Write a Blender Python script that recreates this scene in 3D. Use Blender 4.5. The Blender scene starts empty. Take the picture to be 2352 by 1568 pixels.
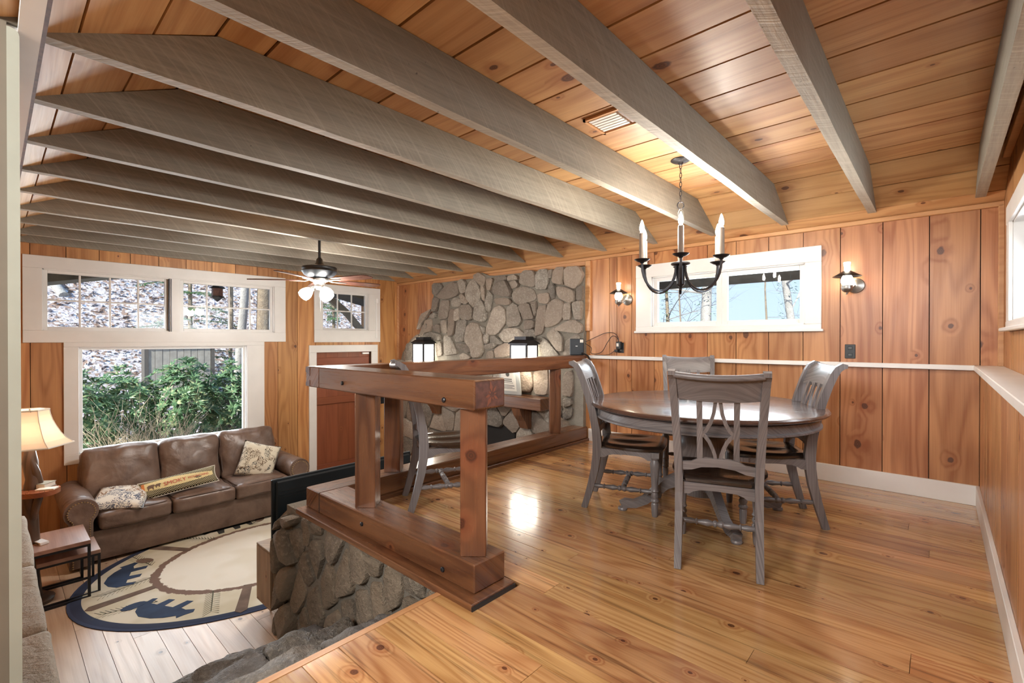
import bpy, bmesh, math, random
from mathutils import Vector, Matrix, noise
V = Vector
PI = math.pi
S = bpy.context.scene
COL = S.collection
R = math.radians
rnd = random.Random(11)

# ---------------------------------------------------------------- camera, world, sun, big lights, exposure
cam = bpy.data.cameras.new('camera')
cam.sensor_width = 36
cam.lens = 1085 / 2352 * 36
cam.clip_start = 0.01
cam_ob = bpy.data.objects.new('camera', cam)
COL.objects.link(cam_ob)
cam_ob.location = (0, 0, 1.2)
cam_ob.rotation_euler = (R(90 - .264), 0, R(42.2))
S.camera = cam_ob

W = bpy.data.worlds.new('world')
S.world = W
W.use_nodes = True
_t = W.node_tree
_bg = _t.nodes['Background']
_tc = _t.nodes.new('ShaderNodeTexCoord')
_sp = _t.nodes.new('ShaderNodeSeparateXYZ')
_rp = _t.nodes.new('ShaderNodeValToRGB')
_t.links.new(_tc.outputs['Generated'], _sp.inputs[0])
_t.links.new(_sp.outputs['Z'], _rp.inputs[0])
_t.links.new(_rp.outputs[0], _bg.inputs[0])
_rp.color_ramp.elements[0].color = (.66, .82, 1, 1)
_rp.color_ramp.elements[1].color = (.30, .52, .95, 1)
_rp.color_ramp.elements[1].position = .75
_bg.inputs[1].default_value = 0.64

S.view_settings.view_transform = 'Standard'
S.view_settings.look = 'None'
S.view_settings.exposure = 1.0
S.view_settings.gamma = 1
S.view_settings.use_curve_mapping = False
S.cycles.use_denoising = True
S.cycles.max_bounces = 9
S.cycles.diffuse_bounces = 5
S.cycles.glossy_bounces = 4
S.cycles.transparent_max_bounces = 12
S.cycles.sample_clamp_indirect = 6
S.cycles.sample_clamp_direct = 0
S.cycles.caustics_reflective = False
S.cycles.caustics_refractive = False


def light(name, kind, loc, energy, color=(1, 1, 1), aim=None, **kw):
    l = bpy.data.lights.new(name, kind)
    l.energy = energy
    l.color = color
    for k, v in kw.items():
        setattr(l, k, v)
    o = bpy.data.objects.new(name, l)
    COL.objects.link(o)
    o.location = loc
    if aim is not None:
        o.rotation_euler = (V(aim) - V(loc)).to_track_quat('-Z', 'Y').to_euler()
    return o


light('sun', 'SUN', (0, -20, 20), 4.2, (1, .95, .86), aim=(-9, 12, 0), angle=R(1.5))
# unseen fill lamp added in the room behind the camera
light('rear_room_fill', 'AREA', (-.75, -1.5, 2.3), 110, (1, .97, .94), aim=(-1.6, 2.2, .9), shape='RECTANGLE', size=1.6, size_y=.9)
# daylight coming in at the picture window and the upper windows
light('daylight_west', 'AREA', (-7.35, 1.5, .75), 65, (.86, .93, 1), aim=(-3.5, 1.6, -.4), shape='RECTANGLE', size=1.7, size_y=1.6)
light('daylight_north', 'AREA', (-1.57, 5.15, 1.75), 26, (.84, .92, 1), aim=(-1.4, 2.0, .5), shape='RECTANGLE', size=1.3, size_y=.5)
light('daylight_east', 'AREA', (.62, 3.2, 1.65), 20, (.88, .94, 1), aim=(-2.5, 2.6, .4), shape='RECTANGLE', size=1.6, size_y=.6)


# ---------------------------------------------------------------- node helpers
def nd(t, typ, ins=None, **pr):
    n = t.nodes.new(typ)
    for k, v in pr.items():
        setattr(n, k, v)
    for k, v in (ins or {}).items():
        s = n.inputs[k]
        if isinstance(v, bpy.types.NodeSocket):
            t.links.new(v, s)
        else:
            s.default_value = v
    return n


def mth(t, op, a, b=0.0, c=0.0, clamp=False):
    n = t.nodes.new('ShaderNodeMath')
    n.operation = op
    n.use_clamp = clamp
    for i, v in enumerate((a, b, c)):
        if isinstance(v, bpy.types.NodeSocket):
            t.links.new(v, n.inputs[i])
        else:
            n.inputs[i].default_value = v
    return n.outputs[0]


def mixc(t, f, a, b, blend='MIX'):
    n = t.nodes.new('ShaderNodeMix')
    n.data_type = 'RGBA'
    n.blend_type = blend
    for i, v in ((0, f), (6, a), (7, b)):
        if isinstance(v, bpy.types.NodeSocket):
            t.links.new(v, n.inputs[i])
        else:
            n.inputs[i].default_value = v if i == 0 else (*v[:3], 1)
    return n.outputs[2]


def mapr(t, v, a, b, c=0.0, d=1.0, smooth=False):
    n = nd(t, 'ShaderNodeMapRange', {0: v, 1: a, 2: b, 3: c, 4: d})
    n.clamp = True
    if smooth:
        n.interpolation_type = 'SMOOTHSTEP'
    return n.outputs[0]


def comb(t, x, y, z=0.0):
    return nd(t, 'ShaderNodeCombineXYZ', {0: x, 1: y, 2: z}).outputs[0]


def newmat(name):
    m = bpy.data.materials.new(name)
    m.use_nodes = True
    t = m.node_tree
    return m, t, t.nodes['Principled BSDF']


def setc(t, b, key, v):
    if isinstance(v, bpy.types.NodeSocket):
        t.links.new(v, b.inputs[key])
    else:
        b.inputs[key].default_value = (*v, 1) if isinstance(v, (tuple, list)) and len(v) == 3 else v


def bump(t, b, h, strength, dist=.01):
    n = nd(t, 'ShaderNodeBump', {'Strength': strength, 'Distance': dist, 'Height': h})
    t.links.new(n.outputs[0], b.inputs['Normal'])


def objcoord(t):
    """object coordinates shifted by a random amount per object, and that random number"""
    tc = nd(t, 'ShaderNodeTexCoord')
    r = nd(t, 'ShaderNodeObjectInfo').outputs['Random']
    off = comb(t, mth(t, 'MULTIPLY', r, 31.7), mth(t, 'MULTIPLY', r, 17.3), mth(t, 'MULTIPLY', r, 53.1))
    p = nd(t, 'ShaderNodeVectorMath', {0: tc.outputs['Object'], 1: off}, operation='ADD').outputs[0]
    return p, r, tc


def nz(t, vec, scale, detail=2.0, rough=.5, dist=0.0, dim='3D'):
    return nd(t, 'ShaderNodeTexNoise', {'Vector': vec, 'Scale': scale, 'Detail': detail, 'Roughness': rough, 'Distortion': dist}, noise_dimensions=dim).outputs[0]


def wood(name, light_c, dark_c, axis='X', knot=(.05, .02, .012), knots=.5, ks=3.0, kr=.075, rough=.42, rings=11, ringamt=.45,
         streak=.35, tint=.35, coat=0.0, bumpy=.05, red=(.30, .09, .03), wear=None, sf=95, heart=.34, dark=0.0):
    m, t, b = newmat(name)
    p, r, tc = objcoord(t)
    sx = nd(t, 'ShaderNodeSeparateXYZ', {0: p})
    o = {'X': (0, 1, 2), 'Y': (1, 0, 2), 'Z': (2, 0, 1)}[axis]
    u, v0, w = (sx.outputs[i] for i in o)
    v = mth(t, 'ADD', v0, w)
    warp = mth(t, 'MULTIPLY', mth(t, 'SUBTRACT', nz(t, comb(t, mth(t, 'MULTIPLY', u, 1.1), mth(t, 'MULTIPLY', v, 2.0)), 1.0, 1), .5), .05)
    v = mth(t, 'ADD', v, warp)
    vo = nd(t, 'ShaderNodeTexVoronoi', {'Vector': comb(t, mth(t, 'MULTIPLY', u, .9), mth(t, 'MULTIPLY', v, 1.15)), 'Scale': ks}, voronoi_dimensions='2D')
    d = vo.outputs['Distance']
    cs = nd(t, 'ShaderNodeSeparateColor', {0: vo.outputs['Color']})
    has = mth(t, 'LESS_THAN', cs.outputs[0], knots)
    rad = mth(t, 'MULTIPLY', mth(t, 'ADD', mth(t, 'POWER', cs.outputs[1], 1.6), .28), kr)
    q = mth(t, 'DIVIDE', d, rad)
    q = mth(t, 'ADD', q, mth(t, 'MULTIPLY', mth(t, 'SUBTRACT', nz(t, p, 26, 2), .5), .8))
    km = mth(t, 'MULTIPLY', mapr(t, q, 1.1, .75, smooth=True), has)
    halo = mth(t, 'MULTIPLY', mapr(t, q, 4.2, .6, smooth=True), has)
    f = nz(t, comb(t, mth(t, 'MULTIPLY', u, .42), mth(t, 'MULTIPLY', v, 4.2), r), 1.0, 1.6, .45)
    f = mth(t, 'ADD', f, mth(t, 'MULTIPLY', halo, .11))
    ring = mth(t, 'SINE', mth(t, 'MULTIPLY', f, rings * 6.283))
    ring = mth(t, 'POWER', mth(t, 'ADD', mth(t, 'MULTIPLY', ring, .5), .5), 1.7)
    st = nz(t, comb(t, mth(t, 'MULTIPLY', u, 2.2), mth(t, 'MULTIPLY', v, sf)), 1.0, 3, .6)
    st = mapr(t, st, .3, .75)
    big = mapr(t, nz(t, comb(t, mth(t, 'MULTIPLY', u, .7), mth(t, 'MULTIPLY', v, 7.0), mth(t, 'MULTIPLY', r, 9.0)), 1.0, 1), .43, .57)
    fac = mth(t, 'ADD', mth(t, 'MULTIPLY', ring, ringamt), mth(t, 'MULTIPLY', st, streak))
    fac = mth(t, 'ADD', fac, mth(t, 'MULTIPLY', big, heart), clamp=True)
    c = mixc(t, fac, light_c, dark_c)
    c = mixc(t, mth(t, 'MULTIPLY', halo, .42), c, red)
    if dark:
        ds = nz(t, comb(t, mth(t, 'MULTIPLY', u, 1.3), mth(t, 'MULTIPLY', v, 38), r), 1.0, 4, .65)
        c = mixc(t, mth(t, 'MULTIPLY', mapr(t, ds, .56, .72), dark), c, tuple(x * .28 for x in dark_c))
    kring = mth(t, 'ADD', mth(t, 'MULTIPLY', mth(t, 'SINE', mth(t, 'MULTIPLY', q, 17.0)), .5), .5)
    kc = mixc(t, mth(t, 'MULTIPLY', kring, .35), knot, red)
    c = mixc(t, mth(t, 'MULTIPLY', km, .9), c, kc)
    val = mth(t, 'ADD', mth(t, 'MULTIPLY', mth(t, 'SUBTRACT', r, .5), tint), 1.0)
    r2 = mth(t, 'FRACT', mth(t, 'MULTIPLY', r, 7.31))
    hue = mth(t, 'ADD', mth(t, 'MULTIPLY', mth(t, 'SUBTRACT', r2, .5), tint * .03), .5)
    c = nd(t, 'ShaderNodeHueSaturation', {'Color': c, 'Value': val, 'Hue': hue}).outputs[0]
    if wear:
        wn = mapr(t, nz(t, p, 55, 4, .7), .58, .7)
        c = mixc(t, mth(t, 'MULTIPLY', wn, .5), c, wear)
    setc(t, b, 'Base Color', c)
    setc(t, b, 'Roughness', mth(t, 'ADD', mth(t, 'MULTIPLY', st, .10), rough - .05))
    b.inputs['Coat Weight'].default_value = coat
    b.inputs['Coat Roughness'].default_value = .12
    if bumpy:
        bump(t, b, mth(t, 'ADD', mth(t, 'MULTIPLY', st, .6), mth(t, 'MULTIPLY', ring, .4)), bumpy, .003)
    return m


def plain(name, col, rough=.5, metal=0.0, var=.0, scale=8.0, bumpy=0.0, bscale=60.0, col2=None, sheen=0.0, coat=0.0, spec=None):
    m, t, b = newmat(name)
    p, r, tc = objcoord(t)
    c2 = col2 or tuple(x * (1 - var) for x in col)
    c = mixc(t, mapr(t, nz(t, p, scale, 3), .35, .65), col, c2)
    setc(t, b, 'Base Color', c)
    b.inputs['Roughness'].default_value = rough
    b.inputs['Metallic'].default_value = metal
    b.inputs['Coat Weight'].default_value = coat
    if sheen:
        b.inputs['Sheen Weight'].default_value = sheen
    if bumpy:
        bump(t, b, nz(t, p, bscale, 4, .6), bumpy, .004)
    return m


def emit(name, col, strength):
    m, t, b = newmat(name)
    b.inputs['Base Color'].default_value = (*col, 1)
    b.inputs['Emission Color'].default_value = (*col, 1)
    b.inputs['Emission Strength'].default_value = strength
    return m


def glass(name, tint=(1, 1, 1), refl=1.0):
    m = bpy.data.materials.new(name)
    m.use_nodes = True
    t = m.node_tree
    t.nodes.clear()
    fr = nd(t, 'ShaderNodeFresnel', {'IOR': 1.45})
    tr = nd(t, 'ShaderNodeBsdfTransparent', {0: (*tint, 1)})
    gl = nd(t, 'ShaderNodeBsdfGlossy', {0: (1, 1, 1, 1), 'Roughness': .02})
    mx = nd(t, 'ShaderNodeMixShader', {0: mth(t, 'MULTIPLY', fr.outputs[0], refl), 1: tr.outputs[0], 2: gl.outputs[0]})
    nd(t, 'ShaderNodeOutputMaterial', {0: mx.outputs[0]})
    return m


def stone_mat(name, cols, scale=9.0, bumpy=.7, rough=.85, tint=.5):
    m, t, b = newmat(name)
    p, r, tc = objcoord(t)
    n1 = nz(t, p, scale, 5, .65, .4)
    n2 = nz(t, p, scale * 5, 4, .7)
    c = mixc(t, mapr(t, n1, .3, .7), cols[0], cols[1])
    c = mixc(t, mapr(t, n2, .5, .75), c, cols[2])
    r2 = mth(t, 'FRACT', mth(t, 'MULTIPLY', r, 5.7))
    c = mixc(t, mth(t, 'MULTIPLY', r2, .7), c, cols[3])
    val = mth(t, 'ADD', mth(t, 'MULTIPLY', mth(t, 'SUBTRACT', r, .5), tint), 1.0)
    c = nd(t, 'ShaderNodeHueSaturation', {'Color': c, 'Value': val}).outputs[0]
    setc(t, b, 'Base Color', c)
    b.inputs['Roughness'].default_value = rough
    bump(t, b, mth(t, 'ADD', n1, mth(t, 'MULTIPLY', n2, .6)), bumpy, .03)
    return m


def beam_mat(name, k=1.0):
    m, t, b = newmat(name)
    p, r, tc = objcoord(t)
    sx = nd(t, 'ShaderNodeSeparateXYZ', {0: p})
    so = nd(t, 'ShaderNodeSeparateXYZ', {0: tc.outputs['Object']})
    zz = mth(t, 'ADD', so.outputs[2], mth(t, 'ADD', so.outputs[1], .35))
    ph = mth(t, 'ADD', sx.outputs[0], mth(t, 'MULTIPLY', mth(t, 'MULTIPLY', zz, zz), 1.6))
    ph = mth(t, 'ADD', ph, mth(t, 'MULTIPLY', nz(t, p, 3, 2), .05))
    arc = nz(t, comb(t, mth(t, 'MULTIPLY', ph, 55), r, 0.0), 1.0, 3, .7)
    st = nz(t, comb(t, mth(t, 'MULTIPLY', sx.outputs[0], 3), mth(t, 'MULTIPLY', sx.outputs[1], 60), mth(t, 'MULTIPLY', sx.outputs[2], 60)), 1.0, 4, .65)
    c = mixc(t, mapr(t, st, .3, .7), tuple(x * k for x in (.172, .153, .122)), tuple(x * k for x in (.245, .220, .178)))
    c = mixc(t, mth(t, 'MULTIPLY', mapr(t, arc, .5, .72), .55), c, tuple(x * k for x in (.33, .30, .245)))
    chip = mapr(t, nz(t, p, 45, 2, .5), .74, .80)
    c = mixc(t, mth(t, 'MULTIPLY', chip, .8), c, (.03, .025, .02))
    val = mth(t, 'ADD', mth(t, 'MULTIPLY', mth(t, 'SUBTRACT', r, .5), .25), 1.0)
    c = nd(t, 'ShaderNodeHueSaturation', {'Color': c, 'Value': val}).outputs[0]
    setc(t, b, 'Base Color', c)
    b.inputs['Roughness'].default_value = .62
    bump(t, b, mth(t, 'ADD', arc, st), .35, .008)
    return m


def pattern_fabric(name, base, inks, scale=14.0):
    m, t, b = newmat(name)
    p, r, tc = objcoord(t)
    n1 = nz(t, p, scale, 2, .5, 1.6)
    ringy = mth(t, 'SINE', mth(t, 'MULTIPLY', n1, 46.0))
    n2 = nz(t, p, scale * .45, 1)
    ink = mixc(t, mapr(t, n2, .47, .53), inks[0], inks[1])
    f = mth(t, 'MULTIPLY', mapr(t, ringy, .1, .3), mapr(t, nz(t, p, scale * .7, 1), .40, .46))
    setc(t, b, 'Base Color', mixc(t, f, base, ink))
    b.inputs['Roughness'].default_value = .9
    bump(t, b, nz(t, p, 240, 2), .15, .003)
    return m


M = {}
M['wall_n'] = wood('pine_north', (.54, .262, .115), (.31, .115, .042), kr=.095, knots=.55, ks=3.3, rough=.36, tint=.34)
M['wall_w'] = wood('pine_west', (.60, .31, .12), (.36, .15, .05), kr=.085, knots=.5, ks=3.2, rough=.4, tint=.36)
M['wall_e'] = wood('pine_east', (.56, .29, .13), (.34, .14, .05), kr=.07, knots=.4, ks=3.2, rough=.38, tint=.3)
M['ceil'] = wood('pine_ceiling', (.56, .33, .15), (.38, .185, .073), kr=.085, knots=.5, ks=2.7, rough=.47, dark=.25, tint=.3, rings=8)
M['floor'] = wood('pine_floor', (.58, .345, .15), (.33, .15, .055), kr=.06, knots=.55, ks=4.2, rough=.2, tint=.5, rings=15, coat=.5, bumpy=.07, ringamt=.5, streak=.45, dark=.75, heart=.2)
M['lower_floor'] = wood('oak_floor', (.62, .47, .34), (.45, .31, .21), kr=.045, knots=.4, ks=3.2, rough=.38, tint=.3, rings=8, red=(.30, .18, .10))
M['rail'] = wood('rail_timber', (.185, .078, .034), (.075, .027, .012), kr=.11, knots=.45, ks=2.6, rough=.3, tint=.22, rings=9, coat=.25, red=(.16, .035, .012), knot=(.03, .01, .006))
M['rail_z'] = wood('post_timber', (.185, .078, .034), (.075, .027, .012), axis='Z', kr=.11, knots=.5, ks=3, rough=.3, tint=.22, rings=9, coat=.25, red=(.16, .035, .012), knot=(.03, .01, .006))
M['gray_x'] = wood('graywash_x', (.215, .198, .197), (.062, .054, .055), knots=0, rough=.38, rings=3, ringamt=.12, streak=.75, tint=.12, bumpy=.2, sf=130, heart=.15, dark=.35)
M['gray_z'] = wood('graywash_z', (.215, .198, .197), (.062, .054, .055), axis='Z', knots=0, rough=.38, rings=3, ringamt=.12, streak=.75, tint=.12, bumpy=.2, sf=130, heart=.15, dark=.35)
M['gray_y'] = wood('graywash_y', (.215, .198, .197), (.062, .054, .055), axis='Y', knots=0, rough=.38, rings=3, ringamt=.12, streak=.75, tint=.12, bumpy=.2, sf=130, heart=.15, dark=.35)
M['seat'] = wood('dark_seat', (.035, .020, .013), (.014, .008, .006), axis='Y', knots=0, rough=.24, rings=6, tint=.15, coat=.4)
M['tabletop'] = wood('dark_tabletop', (.105, .058, .042), (.042, .022, .016), knots=0, rough=.25, rings=6, tint=.1, coat=.35)
M['sidetable'] = wood('walnut_top', (.36, .215, .16), (.22, .12, .09), knots=0, rough=.35, rings=6, tint=.1)
M['console'] = wood('console_wood', (.36, .24, .14), (.22, .14, .08), axis='Z', knots=.4, kr=.06, rough=.5, rings=8, tint=.2)
M['slab'] = wood('slab_wood', (.34, .11, .05), (.18, .05, .022), knots=.2, rough=.3, rings=7, tint=.2, coat=.3)
M['drift'] = wood('driftwood', (.13, .07, .04), (.03, .016, .01), axis='Z', knots=.3, rough=.4, rings=7, tint=.2, bumpy=.3)
M['door'] = wood('red_door', (.27, .078, .03), (.19, .048, .018), knots=.15, rough=.5, rings=8, ringamt=.25, tint=.15, bumpy=.15)
M['trimwood'] = wood('pale_trim', (.60, .33, .15), (.46, .22, .09), knots=0, kr=.06, rough=.4, tint=.2)
M['endgrain'] = plain('end_grain', (.15, .06, .04), .5, var=.5, scale=30)
M['beam'] = beam_mat('gray_beam')
M['beam_low'] = beam_mat('gray_beam_lit_underside', 1.75)  # paler copy of the beam colour, paints light from below on the undersides
M['white'] = plain('white_paint', (.76, .75, .73), .42, var=.05, scale=5)
M['vinyl'] = plain('white_vinyl', (.86, .87, .87), .3, var=.02)
M['taupe'] = plain('taupe_paint', (.13, .11, .082), .7, var=.08)
M['cream'] = plain('cream_paint', (.27, .28, .235), .5, var=.06)
M['backing'] = plain('dark_backing', (.055, .022, .01), .8)
M['black'] = plain('black_plastic', (.012, .014, .017), .35, var=.2)
M['tvblack'] = plain('tv_plastic', (.010, .016, .020), .42, var=.2)
M['iron'] = plain('dark_iron', (.04, .038, .042), .38, .75, var=.3, bumpy=.05)
M['black_metal'] = plain('black_steel', (.015, .016, .02), .4, .3)
M['pewter'] = plain('pewter', (.32, .30, .28), .35, .9, var=.2)
def leather():
    m, t, b = newmat('brown_leather')
    p, r, tc = objcoord(t)
    n1 = nz(t, p, 3.5, 4, .6, .6)
    n2 = nz(t, p, 14, 3, .6, 1.2)
    setc(t, b, 'Base Color', mixc(t, mapr(t, n1, .3, .7), (.105, .066, .050), (.215, .145, .112)))
    b.inputs['Roughness'].default_value = .36
    bump(t, b, mth(t, 'ADD', mth(t, 'MULTIPLY', nz(t, p, 4.2, 2, .45, .8), 1.0), mth(t, 'ADD', mth(t, 'MULTIPLY', n2, .10), mth(t, 'MULTIPLY', nz(t, p, 170, 2), .02))), .5, .05)
    return m


M['leather'] = leather()
M['piping'] = plain('dark_piping', (.07, .042, .03), .4)
M['brass'] = plain('brass_nail', (.55, .40, .22), .3, .9)
M['rock'] = stone_mat('chimney_stone', ((.31, .28, .24), (.165, .148, .125), (.47, .44, .39), (.34, .26, .20)), 8, 1.0, tint=.65)
M['rock2'] = stone_mat('platform_stone', ((.205, .165, .12), (.10, .08, .06), (.32, .27, .20), (.22, .165, .11)), 8, 1.0, tint=.35)
M['slate'] = stone_mat('step_stone', ((.205, .172, .128), (.075, .062, .05), (.36, .33, .27), (.13, .12, .115)), 9, 1.0, rough=.6, tint=.4)
M['ledge'] = stone_mat('ledge_stone', ((.46, .415, .345), (.34, .30, .24), (.54, .50, .43), (.45, .40, .32)), 7, .7, tint=.2)
M['mortar'] = stone_mat('mortar', ((.22, .205, .17), (.15, .135, .11), (.27, .25, .21), (.2, .18, .15)), 14, .5)
M['mortar2'] = stone_mat('mortar_dark', ((.24, .215, .175), (.15, .13, .105), (.32, .295, .25), (.24, .21, .165)), 14, .6)
M['firebox_black'] = plain('firebox_black', (.012, .011, .011), .95)
M['glass'] = glass('window_glass', (.97, .985, .98), .45)
M['thin_glass'] = glass('lamp_glass', (1, .98, .95), 1.0)
M['bulb'] = emit('candle_bulb', (1, .92, .80), 300)
M['globe'] = emit('fan_globe', (1, .95, .88), 150)
M['chimney'] = emit('sconce_chimney', (1, .88, .68), 14)
M['pane_lit'] = emit('lantern_pane', (1, .93, .80), 9)
M['lampbulb'] = emit('lamp_bulb', (1, .86, .68), 50)
M['paper'] = plain('paper', (.72, .70, .64), .7)
M['fanblade'] = wood('fan_blade', (.12, .05, .035), (.06, .025, .018), knots=0, rough=.3, tint=.1, coat=.3)


# ---------------------------------------------------------------- mesh helpers
def link(name, me, mat, parent=None, mw=None):
    o = bpy.data.objects.new(name, me)
    COL.objects.link(o)
    if mat is not None:
        if isinstance(mat, str):
            mat = M[mat]
        if not me.materials:
            me.materials.append(mat)
    if parent is not None:
        o.parent = parent
    if mw is not None:
        o.matrix_local = mw
    return o


def frame(o, ex, ey, ez):
    m = Matrix.Identity(4)
    for i, a in enumerate((ex, ey, ez)):
        a = V(a)
        for k in range(3):
            m[k][i] = a[k]
    for k in range(3):
        m[k][3] = V(o)[k]
    return m


class MB:
    def __init__(s):
        s.v, s.f, s.mi = [], [], []

    def add(s, vs, fs, mi=0, T=None):
        n = len(s.v)
        s.v += [tuple(T @ V(p)) if T is not None else tuple(p) for p in vs]
        s.f += [tuple(i + n for i in f) for f in fs]
        s.mi += [mi] * len(fs)
        return s

    def box(s, a, b, T=None, mi=0, ch=0.0):
        x0, y0, z0 = (min(a[i], b[i]) for i in range(3))
        x1, y1, z1 = (max(a[i], b[i]) for i in range(3))
        if ch <= 0:
            vs = [(x0, y0, z0), (x1, y0, z0), (x1, y1, z0), (x0, y1, z0), (x0, y0, z1), (x1, y0, z1), (x1, y1, z1), (x0, y1, z1)]
            fs = [(3, 2, 1, 0), (4, 5, 6, 7), (0, 1, 5, 4), (1, 2, 6, 5), (2, 3, 7, 6), (3, 0, 4, 7)]
            return s.add(vs, fs, mi, T)
        c = min(ch, (x1 - x0) * .45, (y1 - y0) * .45, (z1 - z0) * .45)
        bm = bmesh.new()
        bmesh.ops.create_cube(bm, size=1)
        for q in bm.verts:
            q.co = V(((q.co.x + .5) * (x1 - x0) + x0, (q.co.y + .5) * (y1 - y0) + y0, (q.co.z + .5) * (z1 - z0) + z0))
        bmesh.ops.bevel(bm, geom=bm.edges[:], offset=c, segments=1, affect='EDGES', profile=.5)
        bm.verts.index_update()
        s.add([q.co[:] for q in bm.verts], [[q.index for q in f.verts] for f in bm.faces], mi, T)
        bm.free()
        return s

    def tube(s, pts, r, n=8, cap=True, closed=False, T=None, mi=0, flat=1.0):
        P = [V(p) for p in pts]
        k = len(P)
        rs = list(r) if isinstance(r, (list, tuple)) else [r] * k
        tan = []
        for i in range(k):
            a = P[(i - 1) % k] if closed or i > 0 else P[i]
            b = P[(i + 1) % k] if closed or i < k - 1 else P[i]
            d = (b - a)
            tan.append(d.normalized() if d.length > 1e-9 else V((0, 0, 1)))
        up = V((0, 0, 1)) if abs(tan[0].z) < .9 else V((1, 0, 0))
        nrm = (up - tan[0] * up.dot(tan[0])).normalized()
        vs, fs = [], []
        for i in range(k):
            nrm = (nrm - tan[i] * nrm.dot(tan[i]))
            nrm = nrm.normalized() if nrm.length > 1e-6 else tan[i].orthogonal().normalized()
            bi = tan[i].cross(nrm)
            for j in range(n):
                a = 2 * PI * (j + .5) / n
                vs.append(P[i] + nrm * math.cos(a) * rs[i] + bi * math.sin(a) * rs[i] * flat)
        for i in range(k if closed else k - 1):
            for j in range(n):
                a, b = i * n + j, i * n + (j + 1) % n
                c, d = ((i + 1) % k) * n + (j + 1) % n, ((i + 1) % k) * n + j
                fs.append((a, b, c, d))
        if cap and not closed:
            fs.append(tuple(reversed(range(n))))
            fs.append(tuple((k - 1) * n + j for j in range(n)))
        return s.add([v[:] for v in vs], fs, mi, T)

    def lathe(s, prof, n=20, T=None, mi=0, cap=True, off=0.0, sx=1.0, sy=1.0):
        vs, fs = [], []
        k = len(prof)
        for r, z in prof:
            for j in range(n):
                a = 2 * PI * j / n + off
                vs.append((r * math.cos(a) * sx, r * math.sin(a) * sy, z))
        for i in range(k - 1):
            for j in range(n):
                fs.append((i * n + j, i * n + (j + 1) % n, (i + 1) * n + (j + 1) % n, (i + 1) * n + j))
        if cap:
            fs.append(tuple(reversed(range(n))))
            fs.append(tuple((k - 1) * n + j for j in range(n)))
        return s.add(vs, fs, mi, T)

    def turn(s, a, b, prof, n=12, mi=0):
        """lathe along a->b; prof in (radius, fraction)"""
        a, b = V(a), V(b)
        d = b - a
        T = Matrix.Translation(a) @ d.to_track_quat('Z', 'Y').to_matrix().to_4x4()
        return s.lathe([(r, f * d.length) for r, f in prof], n, T, mi)

    def prism(s, poly, z0, z1, T=None, mi=0):
        n = len(poly)
        vs = [(x, y, z0) for x, y in poly] + [(x, y, z1) for x, y in poly]
        fs = [tuple(reversed(range(n))), tuple(range(n, 2 * n))]
        fs += [(i, (i + 1) % n, n + (i + 1) % n, n + i) for i in range(n)]
        return s.add(vs, fs, mi, T)

    def strip(s, pts, w, h, T=None, mi=0):
        """rectangular bar along 3-D points lying in a plane: pts list of (point, side vector, up vector)"""
        vs, fs = [], []
        for i, (p, sd, up) in enumerate(pts):
            p, sd, up = V(p), V(sd), V(up)
            ww = w[i] if isinstance(w, (list, tuple)) else w
            hh = h[i] if isinstance(h, (list, tuple)) else h
            for a, b in ((-1, -1), (1, -1), (1, 1), (-1, 1)):
                vs.append((p + sd * a * ww / 2 + up * b * hh / 2)[:])
        for i in range(len(pts) - 1):
            for j in range(4):
                fs.append((i * 4 + j, i * 4 + (j + 1) % 4, i * 4 + 4 + (j + 1) % 4, i * 4 + 4 + j))
        k = (len(pts) - 1) * 4
        fs += [(3, 2, 1, 0), (k, k + 1, k + 2, k + 3)]
        return s.add(vs, fs, mi, T)

    def mesh(s, name, smooth=0):
        me = bpy.data.meshes.new(name)
        me.from_pydata(s.v, [], s.f)
        if any(s.mi):
            me.polygons.foreach_set('material_index', s.mi)
        bm = bmesh.new()
        bm.from_mesh(me)
        bmesh.ops.recalc_face_normals(bm, faces=bm.faces)
        bm.to_mesh(me)
        bm.free()
        if smooth:
            me.shade_smooth()
            me.set_sharp_from_angle(angle=R(smooth))
        return me

    def build(s, name, mat, parent=None, smooth=0, mw=None):
        mats = mat if isinstance(mat, (list, tuple)) else [mat]
        me = s.mesh(name, smooth)
        for m in mats:
            me.materials.append(M[m] if isinstance(m, str) else m)
        return link(name, me, None, parent, mw)


def cube_grid(n):
    """unit cube surface as an n x n grid per face, vertices shared"""
    idx, vs, fs = {}, [], []

    def vid(p):
        k = tuple(round(c * n) for c in p)
        if k not in idx:
            idx[k] = len(vs)
            vs.append(tuple(2 * c / n - 1 for c in k))
        return idx[k]
    for ax in range(3):
        for sgn in (0, 1):
            for i in range(n):
                for j in range(n):
                    q = []
                    for di, dj in ((0, 0), (1, 0), (1, 1), (0, 1)):
                        p = [0, 0, 0]
                        p[ax] = sgn
                        p[(ax + 1) % 3] = (i + di) / n
                        p[(ax + 2) % 3] = (j + dj) / n
                        q.append(vid(p))
                    fs.append(tuple(q if sgn else q[::-1]))
    return vs, fs


def soft_box(c, size, r=.05, puff=(0, 0, 0), n=10, wob=0.0, seed=0, T=None):
    vs, fs = cube_grid(n)
    h = [x / 2 for x in size]
    out = []
    for p in vs:
        q = V((p[0] * h[0], p[1] * h[1], p[2] * h[2]))
        cl = V([max(-(h[i] - r), min(h[i] - r, q[i])) for i in range(3)])
        d = q - cl
        if d.length > 1e-6:
            q = cl + d.normalized() * r
        for ax in range(3):
            if puff[ax]:
                a, b = p[(ax + 1) % 3], p[(ax + 2) % 3]
                q[ax] += p[ax] * puff[ax] * (1 - a * a) * (1 - b * b)
        if wob:
            q += noise.noise_vector(q * 6 + V((seed * 3.1, seed, 0))) * wob
        q += V(c)
        out.append((T @ q)[:] if T is not None else q[:])
    return out, fs


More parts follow.
